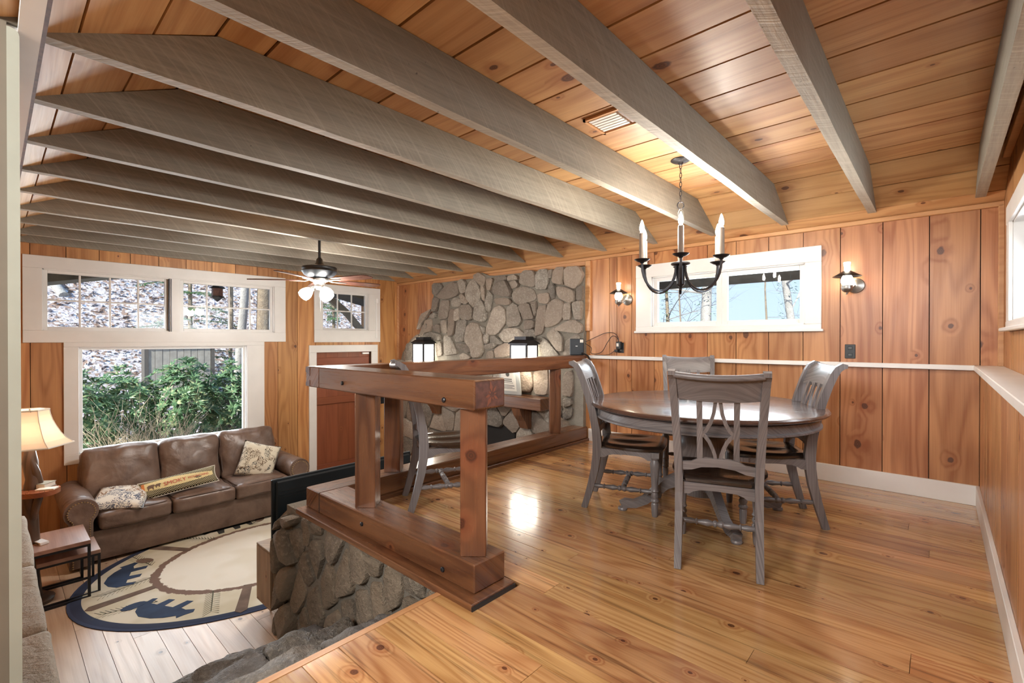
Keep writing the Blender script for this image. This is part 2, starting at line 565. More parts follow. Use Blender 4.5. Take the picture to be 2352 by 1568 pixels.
def tag(o, label=None, cat=None, group=None, kind=None):
    for k, v in (('label', label), ('category', cat), ('group', group), ('kind', kind)):
        if v:
            o[k] = v
    return o


def thing(name, label, cat, loc=(0, 0, 0), rz=0.0, group=None):
    o = bpy.data.objects.new(name, None)
    o.empty_display_size = .1
    COL.objects.link(o)
    o.location = loc
    o.rotation_euler = (0, 0, rz)
    return tag(o, label, cat, group)


def dup(root, loc, rz, label, group=None):
    r = root.copy()
    COL.objects.link(r)
    r.location, r.rotation_euler = loc, (0, 0, rz)
    r['label'] = label
    if group:
        r['group'] = group
    for ch in list(root.children):
        c = ch.copy()
        COL.objects.link(c)
        c.parent = r
        for g in ch.children:
            d = g.copy()
            COL.objects.link(d)
            d.parent = c
    return r


def structure(name, mb, mat, smooth=0):
    return tag(mb.build(name, mat, None, smooth), kind='structure')


def holes_out(u0, u1, z0, z1, holes):
    """rectangle minus rectangles, as a list of rectangles"""
    cuts = sorted({u0, u1} | {h[k] for h in holes for k in (0, 1) if u0 < h[k] < u1})
    out = []
    for a, b in zip(cuts, cuts[1:]):
        segs = [(z0, z1)]
        for h in holes:
            if h[0] < b - 1e-6 and h[1] > a + 1e-6:
                ns = []
                for s0, s1 in segs:
                    if h[2] > s0:
                        ns.append((s0, min(s1, h[2])))
                    if h[3] < s1:
                        ns.append((max(s0, h[3]), s1))
                segs = [q for q in ns if q[1] - q[0] > .004]
        out += [(a, b, q[0], q[1]) for q in segs]
    return out


class Face:
    """a wall plane: origin, along-wall axis u, inward normal n"""
    def __init__(s, o, u, n):
        s.o, s.u, s.n = V(o), V(u), V(n)

    def p(s, u, z, n=0.0):
        return s.o + s.u * u + s.n * n + V((0, 0, z))

    def T(s):   # local (u, n, z) -> world
        return frame(s.o, s.u, s.n, (0, 0, 1))


def wall(name, fc, u0, u1, z0, z1, holes, seams, mat, gap=.006, th=.014, back=.12):
    T = fc.T()
    mb = MB()
    for a, b, c, d in holes_out(u0, u1, z0, z1, holes):
        mb.box((a, -back, c), (b, -th, d), T)
    w = structure(name, mb, 'backing')
    ez, ex = fc.n, V((0, 0, 1))
    ey = ez.cross(ex)
    sg = 1 if ey.dot(fc.u) > 0 else -1
    for a, b in zip(seams, seams[1:]):
        cu, cz = (a + b) / 2, (z0 + z1) / 2
        rects = holes_out(a + gap / 2, b - gap / 2, z0, z1, holes)
        if not rects:
            continue
        m2 = MB()
        for r0, r1, r2, r3 in rects:
            m2.box((r2 - cz, sg * (r0 - cu), -th), (r3 - cz, sg * (r1 - cu), rnd.uniform(-.0015, .0015)))
        m2.build('plank', mat, w, mw=frame(fc.p(cu, cz), ex, ey, ez))
    return w


def boards_on(parent, mat, o, ex, ey, ez, x0, x1, y0, y1, th, joints, gap, name='plank', jog=.0008):
    """one row of boards, grain along ex, split at the joints"""
    xs = [x0] + [j for j in joints if x0 + .2 < j < x1 - .2] + [x1]
    for a, b in zip(xs, xs[1:]):
        c = ((a + b) / 2, (y0 + y1) / 2)
        h = rnd.uniform(0, jog)
        mb = MB().box((a - c[0] + gap / 4, y0 - c[1] + gap / 2, -th), (b - c[0] - gap / 4, y1 - c[1] - gap / 2, h))
        mb.build(name, mat, parent, mw=frame(V(o) + V(ex) * c[0] + V(ey) * c[1], ex, ey, ez))


# ---------------------------------------------------------------- ceiling, beams
ZB, ZC = 2.2, 2.44          # underside of the beams, flat part of the ceiling
YN, YS = 4.77, .10          # wall planes north and south
XW, XE, XEU = -7.0, .212, .33
SL = [(YN + .1, 2.44 - (YN + .1 - 4.19) * .483), (4.19, ZC), (.62, ZC), (.0, ZC - .62 * .46)]
mb = MB()
prof = [(y, z + .018) for y, z in SL] + [(y, z + .12) for y, z in reversed(SL)]
mb.prism(prof, XW - .1, XEU + .1, frame((0, 0, 0), (0, 1, 0), (0, 0, 1), (1, 0, 0)))
ceiling = structure('ceiling', mb, 'backing')
ys = [.62] + [.81 + .28 * k for k in range(13)] 
ys = [y for y in ys if y < 4.1] + [4.19]
for a, b in zip(ys, ys[1:]):
    js = [-.40 - .605 * k for k in rnd.sample(range(1, 11), 3)]
    boards_on(ceiling, 'ceil', (0, 0, ZC), (1, 0, 0), (0, -1, 0), (0, 0, -1), XW, XEU, -b, -a, .016, sorted(js), .013)
for (ya, za), (yb, zb), n in ((SL[1], SL[0], 3), (SL[2], SL[3], 3)):
    d = V((0, yb - ya, zb - za))
    L = d.length
    d.normalize()
    ex = V((1, 0, 0))
    nrm = d.cross(ex)
    if nrm.z > 0:
        nrm = -nrm
    ey = nrm.cross(ex)
    sg = 1 if ey.dot(d) > 0 else -1
    for k in range(n):
        a, b = L * k / n, L * (k + 1) / n
        q = sorted((sg * a, sg * b))
        js = [-.40 - .605 * j for j in rnd.sample(range(1, 11), 2)]
        boards_on(ceiling, 'ceil', (0, ya, za), ex, ey, nrm, XW, XEU, q[0], q[1], .016, sorted(js), .009)
bx = [.235, -.375, -.985, -1.59, -2.19, -2.795, -3.40, -4.0, -4.6, -5.21, -5.81, -6.42, -6.955]
bprof = [(.105, ZB), (4.715, ZB), (4.715, 2.197), (4.195, ZC - .003), (.63, ZC - .003), (.115, 2.205)]
for i, x in enumerate(bx):
    mb = MB()
    cy, cz = 2.4, 2.32
    n = 26
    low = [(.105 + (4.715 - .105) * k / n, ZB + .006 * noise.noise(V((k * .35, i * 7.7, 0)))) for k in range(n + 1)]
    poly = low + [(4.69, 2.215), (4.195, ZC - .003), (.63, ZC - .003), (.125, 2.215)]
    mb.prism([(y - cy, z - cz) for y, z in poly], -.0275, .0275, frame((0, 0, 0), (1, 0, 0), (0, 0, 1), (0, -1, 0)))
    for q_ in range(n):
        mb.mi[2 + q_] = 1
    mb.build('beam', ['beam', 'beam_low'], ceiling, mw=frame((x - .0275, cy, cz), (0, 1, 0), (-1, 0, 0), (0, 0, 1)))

# vent with louvres between two beams
vt = thing('ceiling_vent', 'small wooden ceiling vent with a bright louvre between two gray beams', 'vent', (-1.30, 2.365, ZC - .001))
mb = MB()
for a, b in (((-.20, -.115), (.20, -.10)), ((-.20, .10), (.20, .115)), ((-.20, -.115), (-.185, .115)), ((.185, -.115), (.20, .115))):
    mb.box((*a, -.012), (*b, 0))
mb.build('vent_frame', 'trimwood', vt)
MB().box((0, -.09, -.006), (.18, .09, 0)).build('grille', 'endgrain', vt)
for k in range(6):
    MB().box((-.18, -.085 + k * .029, -.010), (-.01, -.066 + k * .029, -.001)).build('louvre', 'white', vt)

# ---------------------------------------------------------------- walls
FN = Face((0, YN, 0), (1, 0, 0), (0, -1, 0))
FW = Face((XW, 0, 0), (0, 1, 0), (1, 0, 0))
FEU = Face((XEU, 0, 0), (0, 1, 0), (-1, 0, 0))
FEL = Face((XE, 0, 0), (0, 1, 0), (-1, 0, 0))
FS = Face((0, -.14, 0), (1, 0, 0), (0, 1, 0))
hN = [(-2.30, -.87, 1.33, 1.87)]
sN = [-6.99, -6.72, -6.45, -6.19, -5.93, -3.084, -2.814, -2.719, -2.535, -2.269, -1.988, -1.711, -1.442, -1.163, -.889, -.621, -.341, -.063, .212, .33]
wall_n = wall('wall_north', FN, -7.1, .45, -1.05, 2.2, hN, sN, 'wall_n')
hW = [(.36, 2.70, 1.29, 1.95), (.64, 2.34, -.06, 1.12), (3.40, 4.19, 1.34, 1.95), (3.30, 4.24, -1.0, 1.01)]
sW = [-.3, 0.0, .273, .547, .82, 1.095, 1.365, 1.645, 1.927, 2.203, 2.476, 2.748, 3.025, 3.299, 3.576, 3.854, 4.129, 4.4, 4.683, 4.77]
wall_w = wall('wall_west', FW, -.3, 4.85, -1.05, 2.2, hW, sW, 'wall_w')
hE = [(2.30, 4.22, 1.31, 1.93)]
wall_e = wall('wall_east', FEU, -.2, 4.85, .95, 2.5, hE, [-.2, .1, .38, .66, .94, 1.22, 1.5, 1.78, 2.06, 2.34, 2.62, 2.9, 3.18, 3.46, 3.74, 4.02, 4.3, 4.55, 4.77], 'wall_e')
wall_e2 = wall('wall_east_wainscot', FEL, -.2, 4.77, 0, .985, [], [-.2, .08, .3, .55, .82, 1.05, 1.3, 1.55, 1.8, 2.05, 2.3, 2.52, 2.74, 2.95, 3.2, 3.45, 3.66, 3.9, 4.1, 4.3, 4.5, 4.77], 'wall_e', back=.11)
wall_s = wall('wall_south', FS, -7.1, -2.5, -1.05, 2.2, [], [-7.0 + .28 * k for k in range(17)], 'wall_w')

# the opening beside the camera and the room behind it
mb = MB()
mb.box((-2.5, -.30, -.02), (-2.079, .034, 2.155)).box((-2.5, -.3, 2.155), (-2.085, .06, 2.44))
structure('wall_opening', mb, 'taupe')
mb = MB()
c = [(-.0, 0), (-.0, 2.14)] 
mb.prism([(.034, -.02), (.061, -.02), (.061, 2.10)] + [(.061 - .02 * (1 - math.cos(a)), 2.12 + .02 * math.sin(a)) for a in (0, .5, 1.0, 1.57)] + [(.034, 2.14)], -2.10, -2.075, frame((0, 0, 0), (0, 1, 0), (0, 0, 1), (1, 0, 0)))
structure('trim_1', mb, 'cream')
mb = MB()
mb.box((-2.6, -2.9, -.02), (-2.5, -.28, 2.5)).box((-2.6, -3.0, -.02), (.5, -2.9, 2.5)).box((.35, -2.9, -.02), (.45, -.18, 2.5))
structure('wall_rear_room', mb, 'cream')
structure('ceiling_rear_room', MB().box((-2.6, -3, 2.45), (.5, -.0, 2.55)), 'white')
# whitewashed header the beams sit on
mb = MB().box((-7.0, -.16, 2.135), (-2.1, .108, 2.20)).box((-2.1, .058, 2.135), (.33, .108, 2.20))
structure('trim_2', mb, 'white')
structure('trim_3', MB().box((-7.0, .106, 2.165), (.33, .122, 2.19)), 'endgrain')
structure('header_wall', MB().box((-2.1, -.05, 2.2), (.4, .06, 2.5)), 'white')

# chair rail, baseboards, crown, corner strips
structure('trim_4', MB().box((-3.08, 4.735, .975), (.20, 4.77, 1.012), ch=.003), 'white')
structure('trim_5', MB().box((.178, -.2, .975), (.33, 4.77, 1.012), ch=.003), 'white')
structure('baseboard_north', MB().box((-3.09, 4.752, 0), (.212, 4.771, .145), ch=.003), 'white')
structure('baseboard_east', MB().box((.192, -.2, 0), (.213, 4.755, .145), ch=.003), 'white')
structure('trim_6', MB().box((-7.0, 4.735, 2.13), (.33, 4.77, 2.165), ch=.004), 'trimwood')
structure('trim_7', MB().box((.30, 4.735, 1.012), (.33, 4.77, 2.14), ch=.003), 'trimwood')
structure('trim_8', MB().box((-7.0, 4.735, -1.0), (-6.965, 4.77, 2.13), ch=.003), 'trimwood')
structure('trim_9', MB().box((-3.325, 4.735, -.2), (-3.225, 4.77, .86), ch=.003), 'white')
structure('trim_10', MB().box((-3.125, 4.738, 1.3), (-3.06, 4.772, 2.129), ch=.003), 'trimwood')
structure('trim_11', MB().box((-6.0, 4.738, 2.075), (-3.128, 4.773, 2.129), ch=.003), 'trimwood')
structure('trim_12', MB().box((.29, .1, 2.36), (.33, 4.4, 2.40), ch=.003), 'trimwood')


# ---------------------------------------------------------------- windows
def window(name, fc, hole, cas, sashes, mat='white', sash_w=.045, mw=.018, sill=0.0, mull=None, dp=.0):
    """hole (u0,u1,z0,z1); cas = casing outer (u0,u1,z0,z1); sashes list of (u0,u1,z0,z1,nx,nz)"""
    T = fc.T()
    u0, u1, z0, z1 = hole
    a0, a1, b0, b1 = cas
    w = tag(bpy.data.objects.new(name, None), kind='structure')
    COL.objects.link(w)
    th = .022
    for nm, p, q in (('casing', (a0, 0, z1 - .004), (a1, th, b1)), ('casing', (a0, 0, b0), (a1, th, z0 + .004)),
                     ('casing', (a0, 0, z0 + .004), (u0 + .004, th * .9, z1 - .004)), ('casing', (u1 - .004, 0, z0 + .004), (a1, th * .9, z1 - .004))):
        MB().box(p, q, T, ch=.003).build(nm, mat, w)
    mb = MB()
    for p, q in (((u0 - .004, -.12 - dp, z0 - .004), (u0 + .014, .0, z1 + .004)), ((u1 - .014, -.12 - dp, z0 - .004), (u1 + .004, .0, z1 + .004)),
                 ((u0, -.12 - dp, z1 - .014), (u1, .0, z1 + .004)), ((u0, -.12 - dp, z0 - .004), (u1, .0, z0 + .014))):
        mb.box(p, q, T)
    mb.build('jamb', mat, w)
    if sill:
        MB().box((a0 - .015, 0, b0 - .0), (a1 + .015, th + sill, b0 + .022), T, ch=.004).build('sill', mat, w)
    for m0, m1 in (mull or []):
        MB().box((m0, -.10, z0), (m1, .012, z1), T, ch=.003).build('mullion', mat, w)
    for s0, s1, t0, t1, nx, nzz in sashes:
        mb = MB()
        n0, n1 = -.075 - dp, -.035 - dp
        for p, q in (((s0, n0, t0), (s0 + sash_w, n1, t1)), ((s1 - sash_w, n0, t0), (s1, n1, t1)),
                     ((s0 + sash_w, n0, t0), (s1 - sash_w, n1, t0 + sash_w)), ((s0 + sash_w, n0, t1 - sash_w), (s1 - sash_w, n1, t1))):
            mb.box(p, q, T, ch=.004)
        sh = mb.build('sash', mat, w)
        g0, g1, h0, h1 = s0 + sash_w, s1 - sash_w, t0 + sash_w, t1 - sash_w
        for k in range(1, nx):
            x = g0 + (g1 - g0) * k / nx
            MB().box((x - mw / 2, -.068 - dp, h0), (x + mw / 2, -.044 - dp, h1), T, ch=.003).build('muntin', mat, sh)
        for k in range(1, nzz):
            z = h0 + (h1 - h0) * k / nzz
            MB().box((g0, -.067 - dp, z - mw / 2), (g1, -.045 - dp, z + mw / 2), T, ch=.003).build('muntin', mat, sh)
        for i in range(nx):
            for j in range(nzz):
                x0, x1 = g0 + (g1 - g0) * i / nx, g0 + (g1 - g0) * (i + 1) / nx
                y0, y1 = h0 + (h1 - h0) * j / nzz, h0 + (h1 - h0) * (j + 1) / nzz
                MB().box((x0 - .003, -.058 - dp, y0 - .003), (x1 + .003, -.054 - dp, y1 + .003), T).build('pane', 'glass', sh)
    return w


window('window_1', FW, (.36, 2.70, 1.29, 1.95), (.217, 2.85, 1.165, 2.078), [(.36, 1.475, 1.29, 1.95, 4, 2), (1.58, 2.70, 1.29, 1.95, 4, 2)], mull=[(1.475, 1.58)])
window('window_2', FW, (.64, 2.34, -.06, 1.12), (.522, 2.56, -.16, 1.165), [(.64, 2.34, -.06, 1.12, 1, 1)], sash_w=.04)
window('window_3', FW, (3.40, 4.19, 1.34, 1.95), (3.27, 4.40, 1.155, 2.045), [(3.40, 4.19, 1.34, 1.95, 3, 2)], sash_w=.035)
window('window_4', FN, (-2.30, -.87, 1.33, 1.87), (-2.475, -.752, 1.268, 2.002), [(-2.30, -1.585, 1.33, 1.87, 1, 1), (-1.585, -.87, 1.33, 1.87, 1, 1)], sash_w=.052, sill=.012)
window('window_5', FEU, (2.30, 4.22, 1.31, 1.93), (2.17, 4.36, 1.25, 2.04), [(2.30, 3.26, 1.31, 1.93, 1, 1), (3.26, 4.22, 1.31, 1.93, 1, 1)], sash_w=.05, sill=.03, dp=.10)
T = FW.T()
for u_ in (1.462, 1.482):
    MB().box((u_, -.06, 1.27), (u_ + .009, .014, 1.94), T).build('gap_shade', 'iron', bpy.data.objects['window_1'])  # dark strips that paint the shade of the casement gap
MB().box((4.315, .02, 1.22), (4.335, .03, 1.80), T, ch=.002).build('latch_rod', 'vinyl', bpy.data.objects['window_3'])
MB().box((4.30, .02, 1.80), (4.35, .045, 1.88), T, ch=.004).build('latch_box', 'vinyl', bpy.data.objects['window_3'])

# red board door
dr = tag(bpy.data.objects.new('door_1', None), kind='structure')
COL.objects.link(dr)
for p, q in (((3.19, 0, -1.0), (3.305, .022, 1.0)), ((4.235, 0, -1.0), (4.352, .022, 1.0)), ((3.19, 0, 1.0), (4.352, .022, 1.11))):
    MB().box(p, q, T, ch=.003).build('casing', 'white', dr)
for k in range(5):
    a = 3.305 + .186 * k
    MB().box((-1.0, -.092, -.02), (1.0, .092, 0)).build('plank', 'door', dr, mw=frame(FW.p(a + .093, 0, -.05), (0, 0, 1), (0, -1, 0), (1, 0, 0)))
for z in (.86, -.18 + .43, -.78):
    MB().box((-.44, -.055, 0), (.44, .055, .022), ch=.004).build('batten', 'door', dr, mw=frame(FW.p(3.77, z, -.048), (0, 1, 0), (0, 0, 1), (1, 0, 0)))
MB().box((4.09, -.04, .96), (4.20, .0, .985), T).build('latch', 'vinyl', dr)
sw = thing('light_switch', 'black light switch plate on the pine wall beside the red door', 'switch', (XW, 4.45, .17))
MB().box((0, -.036, -.058), (.007, .036, .058), ch=.003).build('cover_plate', 'black', sw)
MB().box((.007, -.006, -.013), (.014, .006, .013)).build('toggle', 'black', sw)

# ---------------------------------------------------------------- floors
XP = -1.765    # edge of the dining floor above the steps
mb = MB()
mb.box((-3.26, 1.48, -.06), (.3, 4.85, -.022)).box((XP + .01, -.35, -.06), (.3, 1.48, -.022))
floor = structure('floor', mb, 'backing')
y = -.3
while y < 4.76:
    w = rnd.uniform(.105, .165)
    y1 = min(y + w, 4.765)
    if 4.765 - y1 < .05:
        y1 = 4.765
    if y < 1.45 < y1:
        y1 = 1.45
    x0 = XP + .032 if y1 < 1.46 else -3.08 if y > 1.66 else -1.52
    js = sorted(rnd.uniform(-3.2, .1) for _ in range(1))
    boards_on(floor, 'floor', (0, 0, 0), (1, 0, 0), (0, 1, 0), (0, 0, 1), x0, .20, y, y1, .02, js, .0036)
    y = y1
MB().box((-.9, -.016, -.02), (.875, .016, .002)).build('nosing', 'trimwood', floor, mw=frame((XP + .016, .575, 0), (0, 1, 0), (-1, 0, 0), (0, 0, 1)))
structure('floor_rear_room', MB().box((-2.6, -3, -.06), (.5, -.3, 0)), 'floor')
mb = MB().box((-7.1, -.3, -1.1), (-1.7, 4.9, -1.022))
low = structure('floor_lower', mb, 'backing')
y = -.139
while y < 4.75:
    y1 = min(y + .139, 4.76)
    js = sorted(rnd.uniform(-6.6, -2.2) for _ in range(2))
    boards_on(low, 'lower_floor', (0, 0, -1.0), (1, 0, 0), (0, 1, 0), (0, 0, 1), -7.0, -1.77 if y1 < 1.6 else -3.2, y, y1, .02, js, .003)
    y = y1


# ---------------------------------------------------------------- stonework
def chaikin(p, it=1):
    for _ in range(it):
        q = []
        for i in range(len(p)):
            a, b = p[i], p[(i + 1) % len(p)]
            q += [(a[0] * .84 + b[0] * .16, a[1] * .84 + b[1] * .16), (a[0] * .16 + b[0] * .84, a[1] * .16 + b[1] * .84)]
        p = q
    return p


def area(p):
    return sum(p[i][0] * p[(i + 1) % len(p)][1] - p[(i + 1) % len(p)][0] * p[i][1] for i in range(len(p))) / 2


def clip(poly, nx, ny, d):
    """keep the part of poly with n.p <= d"""
    out = []
    for i in range(len(poly)):
        a, b = poly[i], poly[(i + 1) % len(poly)]
        da, db = a[0] * nx + a[1] * ny - d, b[0] * nx + b[1] * ny - d
        if da <= 0:
            out.append(a)
        if da * db < 0:
            t = da / (da - db)
            out.append((a[0] + (b[0] - a[0]) * t, a[1] + (b[1] - a[1]) * t))
    return out


def cells(seeds, poly, ay=1.0):
    """Voronoi cells inside a convex-ish outline; ay squeezes the second axis"""
    res = []
    for i, (x, y) in enumerate(seeds):
        c = list(poly)
        for j, (p, q) in enumerate(seeds):
            if i != j and abs(p - x) < 1.2 and abs(q - y) < 1.2:
                nx, ny = p - x, (q - y) * ay * ay
                mx, my = (p + x) / 2, (q + y) / 2
                c = clip(c, nx, ny, nx * mx + ny * my)
                if len(c) < 3:
                    break
        if len(c) >= 3:
            res.append(c)
    return res


def stone(parent, mat, fc, poly, h, shrink=.012, seed=0, rough=.012, tilt=.03, base=-.01):
    """one proud, irregular stone on a wall plane; poly in (u, z)"""
    if area(poly) < 0:
        poly = poly[::-1]
    cx = sum(p[0] for p in poly) / len(poly)
    cz = sum(p[1] for p in poly) / len(poly)
    size = math.sqrt(abs(area(poly)))
    if size < .03:
        return
    k = max(.6, 1 - shrink / size * 2)
    pts = [((x - cx) * k, (z - cz) * k) for x, z in chaikin(poly, 1)]
    n = len(pts)
    tx, tz = rnd.uniform(-tilt, tilt) / size, rnd.uniform(-tilt, tilt) / size
    vs, fs = [], []
    for sc, d in ((1.0, base), (1.0, h * .55), (.965, h * .88), (.84, h), (.42, h * 1.05)):
        for x, z in pts:
            q = noise.noise(V((x * 9 + seed, z * 9, sc * 3 + seed * 1.7))) * rough
            jx = noise.noise(V((x * 16 + seed, z * 16, 5.5))) * .012 if sc > .85 else 0
            vs.append((x * sc + jx, z * sc + jx * .6, d + (q + (tx * x + tz * z) * sc if d > 0 else 0)))
    for r in range(4):
        for i in range(n):
            fs.append((r * n + i, r * n + (i + 1) % n, (r + 1) * n + (i + 1) % n, (r + 1) * n + i))
    vs.append((0, 0, h * 1.1 + rnd.uniform(-.5, .5) * rough))
    for i in range(n):
        fs.append((4 * n + i, 4 * n + (i + 1) % n, 5 * n))
    ey = V((0, 0, 1))
    ex = ey.cross(fc.n)
    if ex.dot(fc.u) < 0:
        vs = [(-x, y, z) for x, y, z in vs]
    o = MB().add(vs, fs).build('stone', mat, parent, 42, mw=frame(fc.p(cx, cz), ex, ey, fc.n))
    return o


CH = """
-580 187 -564 200 -548 206 -533 204 -533 186 -559 181 -575 183
-532 206 -521 209 -515 200 -517 189 -530 188
-516 187 -509 200 -499 208 -489 196 -486 185 -488 174 -501 166 -509 175 -514 180
-498 212 -489 215 -476 207 -480 196 -488 198 -497 207
-474 205 -461 204 -464 194 -467 188 -473 190
-483 194 -477 195 -477 175 -483 177
-463 184 -461 194 -453 198 -438 200 -430 190 -426 181 -429 177 -446 180
-459 177 -430 175 -427 171 -430 166 -458 169
-476 173 -468 188 -461 179 -467 159 -473 161
-434 204 -422 206 -415 203 -414 199 -432 199
-431 197 -418 198 -412 193 -416 189 -428 188
-424 181 -414 188 -402 189 -389 184 -384 175 -387 170 -412 166 -421 172
-408 205 -402 210 -387 208 -386 188 -393 188 -410 193
-385 201 -378 209 -366 207 -364 197 -366 183 -384 184
-364 206 -358 207 -358 197 -363 197
-357 204 -350 209 -339 207 -341 189 -343 187 -358 191
-338 207 -317 206 -312 197 -316 187 -324 180 -340 187
-362 187 -354 188 -354 172 -359 171
-352 185 -335 183 -324 177 -324 166 -332 164 -345 170 -350 175
-321 182 -312 182 -313 167 -320 166
-382 178 -364 178 -361 169 -366 164 -380 167
-413 164 -396 168 -385 147 -405 146 -408 155
-391 167 -384 168 -382 156 -384 150
-380 161 -366 162 -369 140 -373 128 -385 125 -385 133
-364 165 -352 170 -340 165 -342 146 -350 139 -366 135 -368 145
-338 163 -329 164 -331 144 -340 144
-325 164 -313 165 -314 144 -324 144 -326 155
-350 134 -332 143 -322 143 -314 136 -315 129 -319 127 -348 131
-403 145 -386 144 -387 134 -404 133
-434 162 -424 169 -414 164 -408 146 -414 138 -433 137
-473 139 -459 163 -446 166 -437 159 -436 144 -453 127 -477 125
-500 152 -497 168 -486 177 -477 169 -473 150 -481 144 -498 149
-530 170 -509 171 -501 162 -504 148 -526 150
-548 176 -541 182 -528 180 -526 172 -536 168 -547 170
-527 186 -521 187 -511 175 -516 172 -525 174
-572 180 -555 179 -556 168 -560 152 -580 151
-556 166 -543 164 -541 143 -545 127 -556 126
-541 164 -532 166 -528 150 -540 148
-537 148 -514 149 -517 130 -521 117 -541 117
-514 140 -504 144 -488 142 -481 123 -480 104 -486 95 -502 93 -509 109 -519 118
-483 139 -476 136 -477 126 -482 130
-479 125 -469 127 -470 115 -478 114
-468 123 -455 125 -443 117 -444 113 -463 114
-478 112 -457 115 -455 111 -463 107 -478 107
-446 126 -434 135 -414 135 -403 126 -406 123 -426 116 -440 117
-402 132 -388 133 -384 121 -400 122
-369 126 -357 135 -343 125 -340 106 -346 106 -358 113
-382 117 -373 124 -364 117 -346 99 -373 98 -380 107
-338 117 -322 126 -316 121 -320 104 -340 100
-536 113 -516 114 -508 102 -514 100 -533 107
-459 106 -442 114 -422 115 -422 101 -438 96 -457 95
-567 125 -554 127 -536 103 -537 98 -564 96
-591 108 -572 117 -570 96 -588 92
-575 148 -559 149 -558 130 -574 130
-620 127 -597 132 -575 127 -575 118 -611 118
-632 127 -620 142 -608 145 -608 136 -626 124
-594 208 -575 207 -569 199 -582 189 -593 192
-594 187 -579 184 -583 165 -593 164
-604 159 -586 161 -588 153 -602 154
-614 150 -597 152 -597 134 -614 131
-664 111 -648 116 -641 109 -644 85 -665 84
-654 118 -635 128 -630 124 -644 114
-533 96 -519 100 -504 93 -528 89
-472 103 -461 104 -461 94 -474 93
-453 206 -435 205 -437 200 -455 199
-591 140 -578 144 -576 130 -588 133
-418 73 -391 80 -389 60 -395 51 -420 52
-387 80 -366 84 -363 62 -366 50 -385 50
-341 78 -327 83 -327 52 -341 52
-341 47 -328 50 -328 41 -341 37
-341 34 -328 38 -329 26 -341 22
-626 160 -598 168 -605 161 -620 145 -632 136
-402 120 -384 119 -382 109 -387 103 -402 104
-678 86 -667 101 -665 84
"""
outline = [(-5.95, 2.08), (-5.95, 1.64), (-6.12, 1.52), (-6.32, 1.29), (-6.55, 1.20), (-6.78, .98), (-6.93, .6), (-6.96, -1.02), (-3.14, -1.02), (-3.12, 2.06), (-4.6, 2.085), (-4.72, 2.10), (-4.85, 2.15), (-4.97, 2.12), (-5.0, 2.085)]
FC = Face((0, 4.705, 0), (1, 0, 0), (0, -1, 0))
chim = thing('stone_fireplace', 'rough gray fieldstone fireplace chimney with mantel rising to the ceiling', 'fireplace')
fire = [(-5.0, -4.2, -1.02, .02)]
mb = MB()
mb.prism([(x, z) for x, z in outline], .003, .06, frame((0, 4.77, 0), (1, 0, 0), (0, 0, 1), (0, -1, 0)))
core = mb.build('mortar', 'mortar', chim)
MB().box((-5.0, 4.69, -1.0), (-4.2, 4.709, .10)).build('firebox', 'firebox_black', chim)  # flat black sheet in place of the firebox opening
done = []
for i, ln in enumerate(CH.strip().splitlines()):
    q = [int(a) / 100 for a in ln.split()]
    poly = list(zip(q[::2], q[1::2]))
    done.append(poly)
    stone(chim, 'rock', FC, poly, rnd.uniform(.025, .05), -.007, i)
dc = [(sum(p[0] for p in d) / len(d), sum(p[1] for p in d) / len(d)) for d in done]


def inside(p, poly):
    c = False
    for i in range(len(poly)):
        a, b = poly[i], poly[(i + 1) % len(poly)]
        if (a[1] > p[1]) != (b[1] > p[1]) and p[0] < (b[0] - a[0]) * (p[1] - a[1]) / (b[1] - a[1]) + a[0]:
            c = not c
    return c


seeds = []
lowp = [(-6.94, .86), (-6.95, -1.0), (-3.16, -1.0), (-3.16, .86)]
for k in range(900):
    p = (rnd.uniform(-6.93, -3.17), rnd.uniform(-1.0, .86))
    if -5.0 < p[0] < -4.2 and p[1] < .08 and p[1] > -.9:
        continue
    if any(math.hypot(p[0] - a, (p[1] - b) * 1.15) < .235 for a, b in seeds):
        continue
    seeds.append(p)
real = [p for p in seeds]
for x in (-4.88, -4.6, -4.32):
    for z in (-.9, -.65, -.4, -.15):
        seeds.append((x, z))
for i, c in enumerate(cells(seeds, lowp)):
    cx, cz = sum(p[0] for p in c) / len(c), sum(p[1] for p in c) / len(c)
    if -5.0 < cx < -4.2 and cz < .04:
        continue
    if any(inside((cx, cz), d) for d in done) or any(any(inside(q, c) for q in [e]) for e in dc) or any(inside((a[0] * .8 + cx * .2, a[1] * .8 + cz * .2), d) for a in c for d in done):
        continue
    stone(chim, 'rock', FC, c, rnd.uniform(.04, .075), .004, 200 + i, .02)
mt = MB().box((-1.18, -.11, -.075), (1.18, .14, .075), ch=.008).build('mantel', 'rail', chim, mw=Matrix.Translation((-4.74, 4.55, .405)))
for x in (-5.75, -3.95):
    mb = MB()
    mb.prism([(-.13, .0), (.10, .0), (.10, -.27), (.03, -.27), (-.02, -.17), (-.09, -.09)], -.07, .07, frame((0, 0, 0), (0, 1, 0), (0, 0, 1), (1, 0, 0)))
    mb.build('corbel', 'rail_z', chim, mw=Matrix.Translation((x, 4.55, .33)))

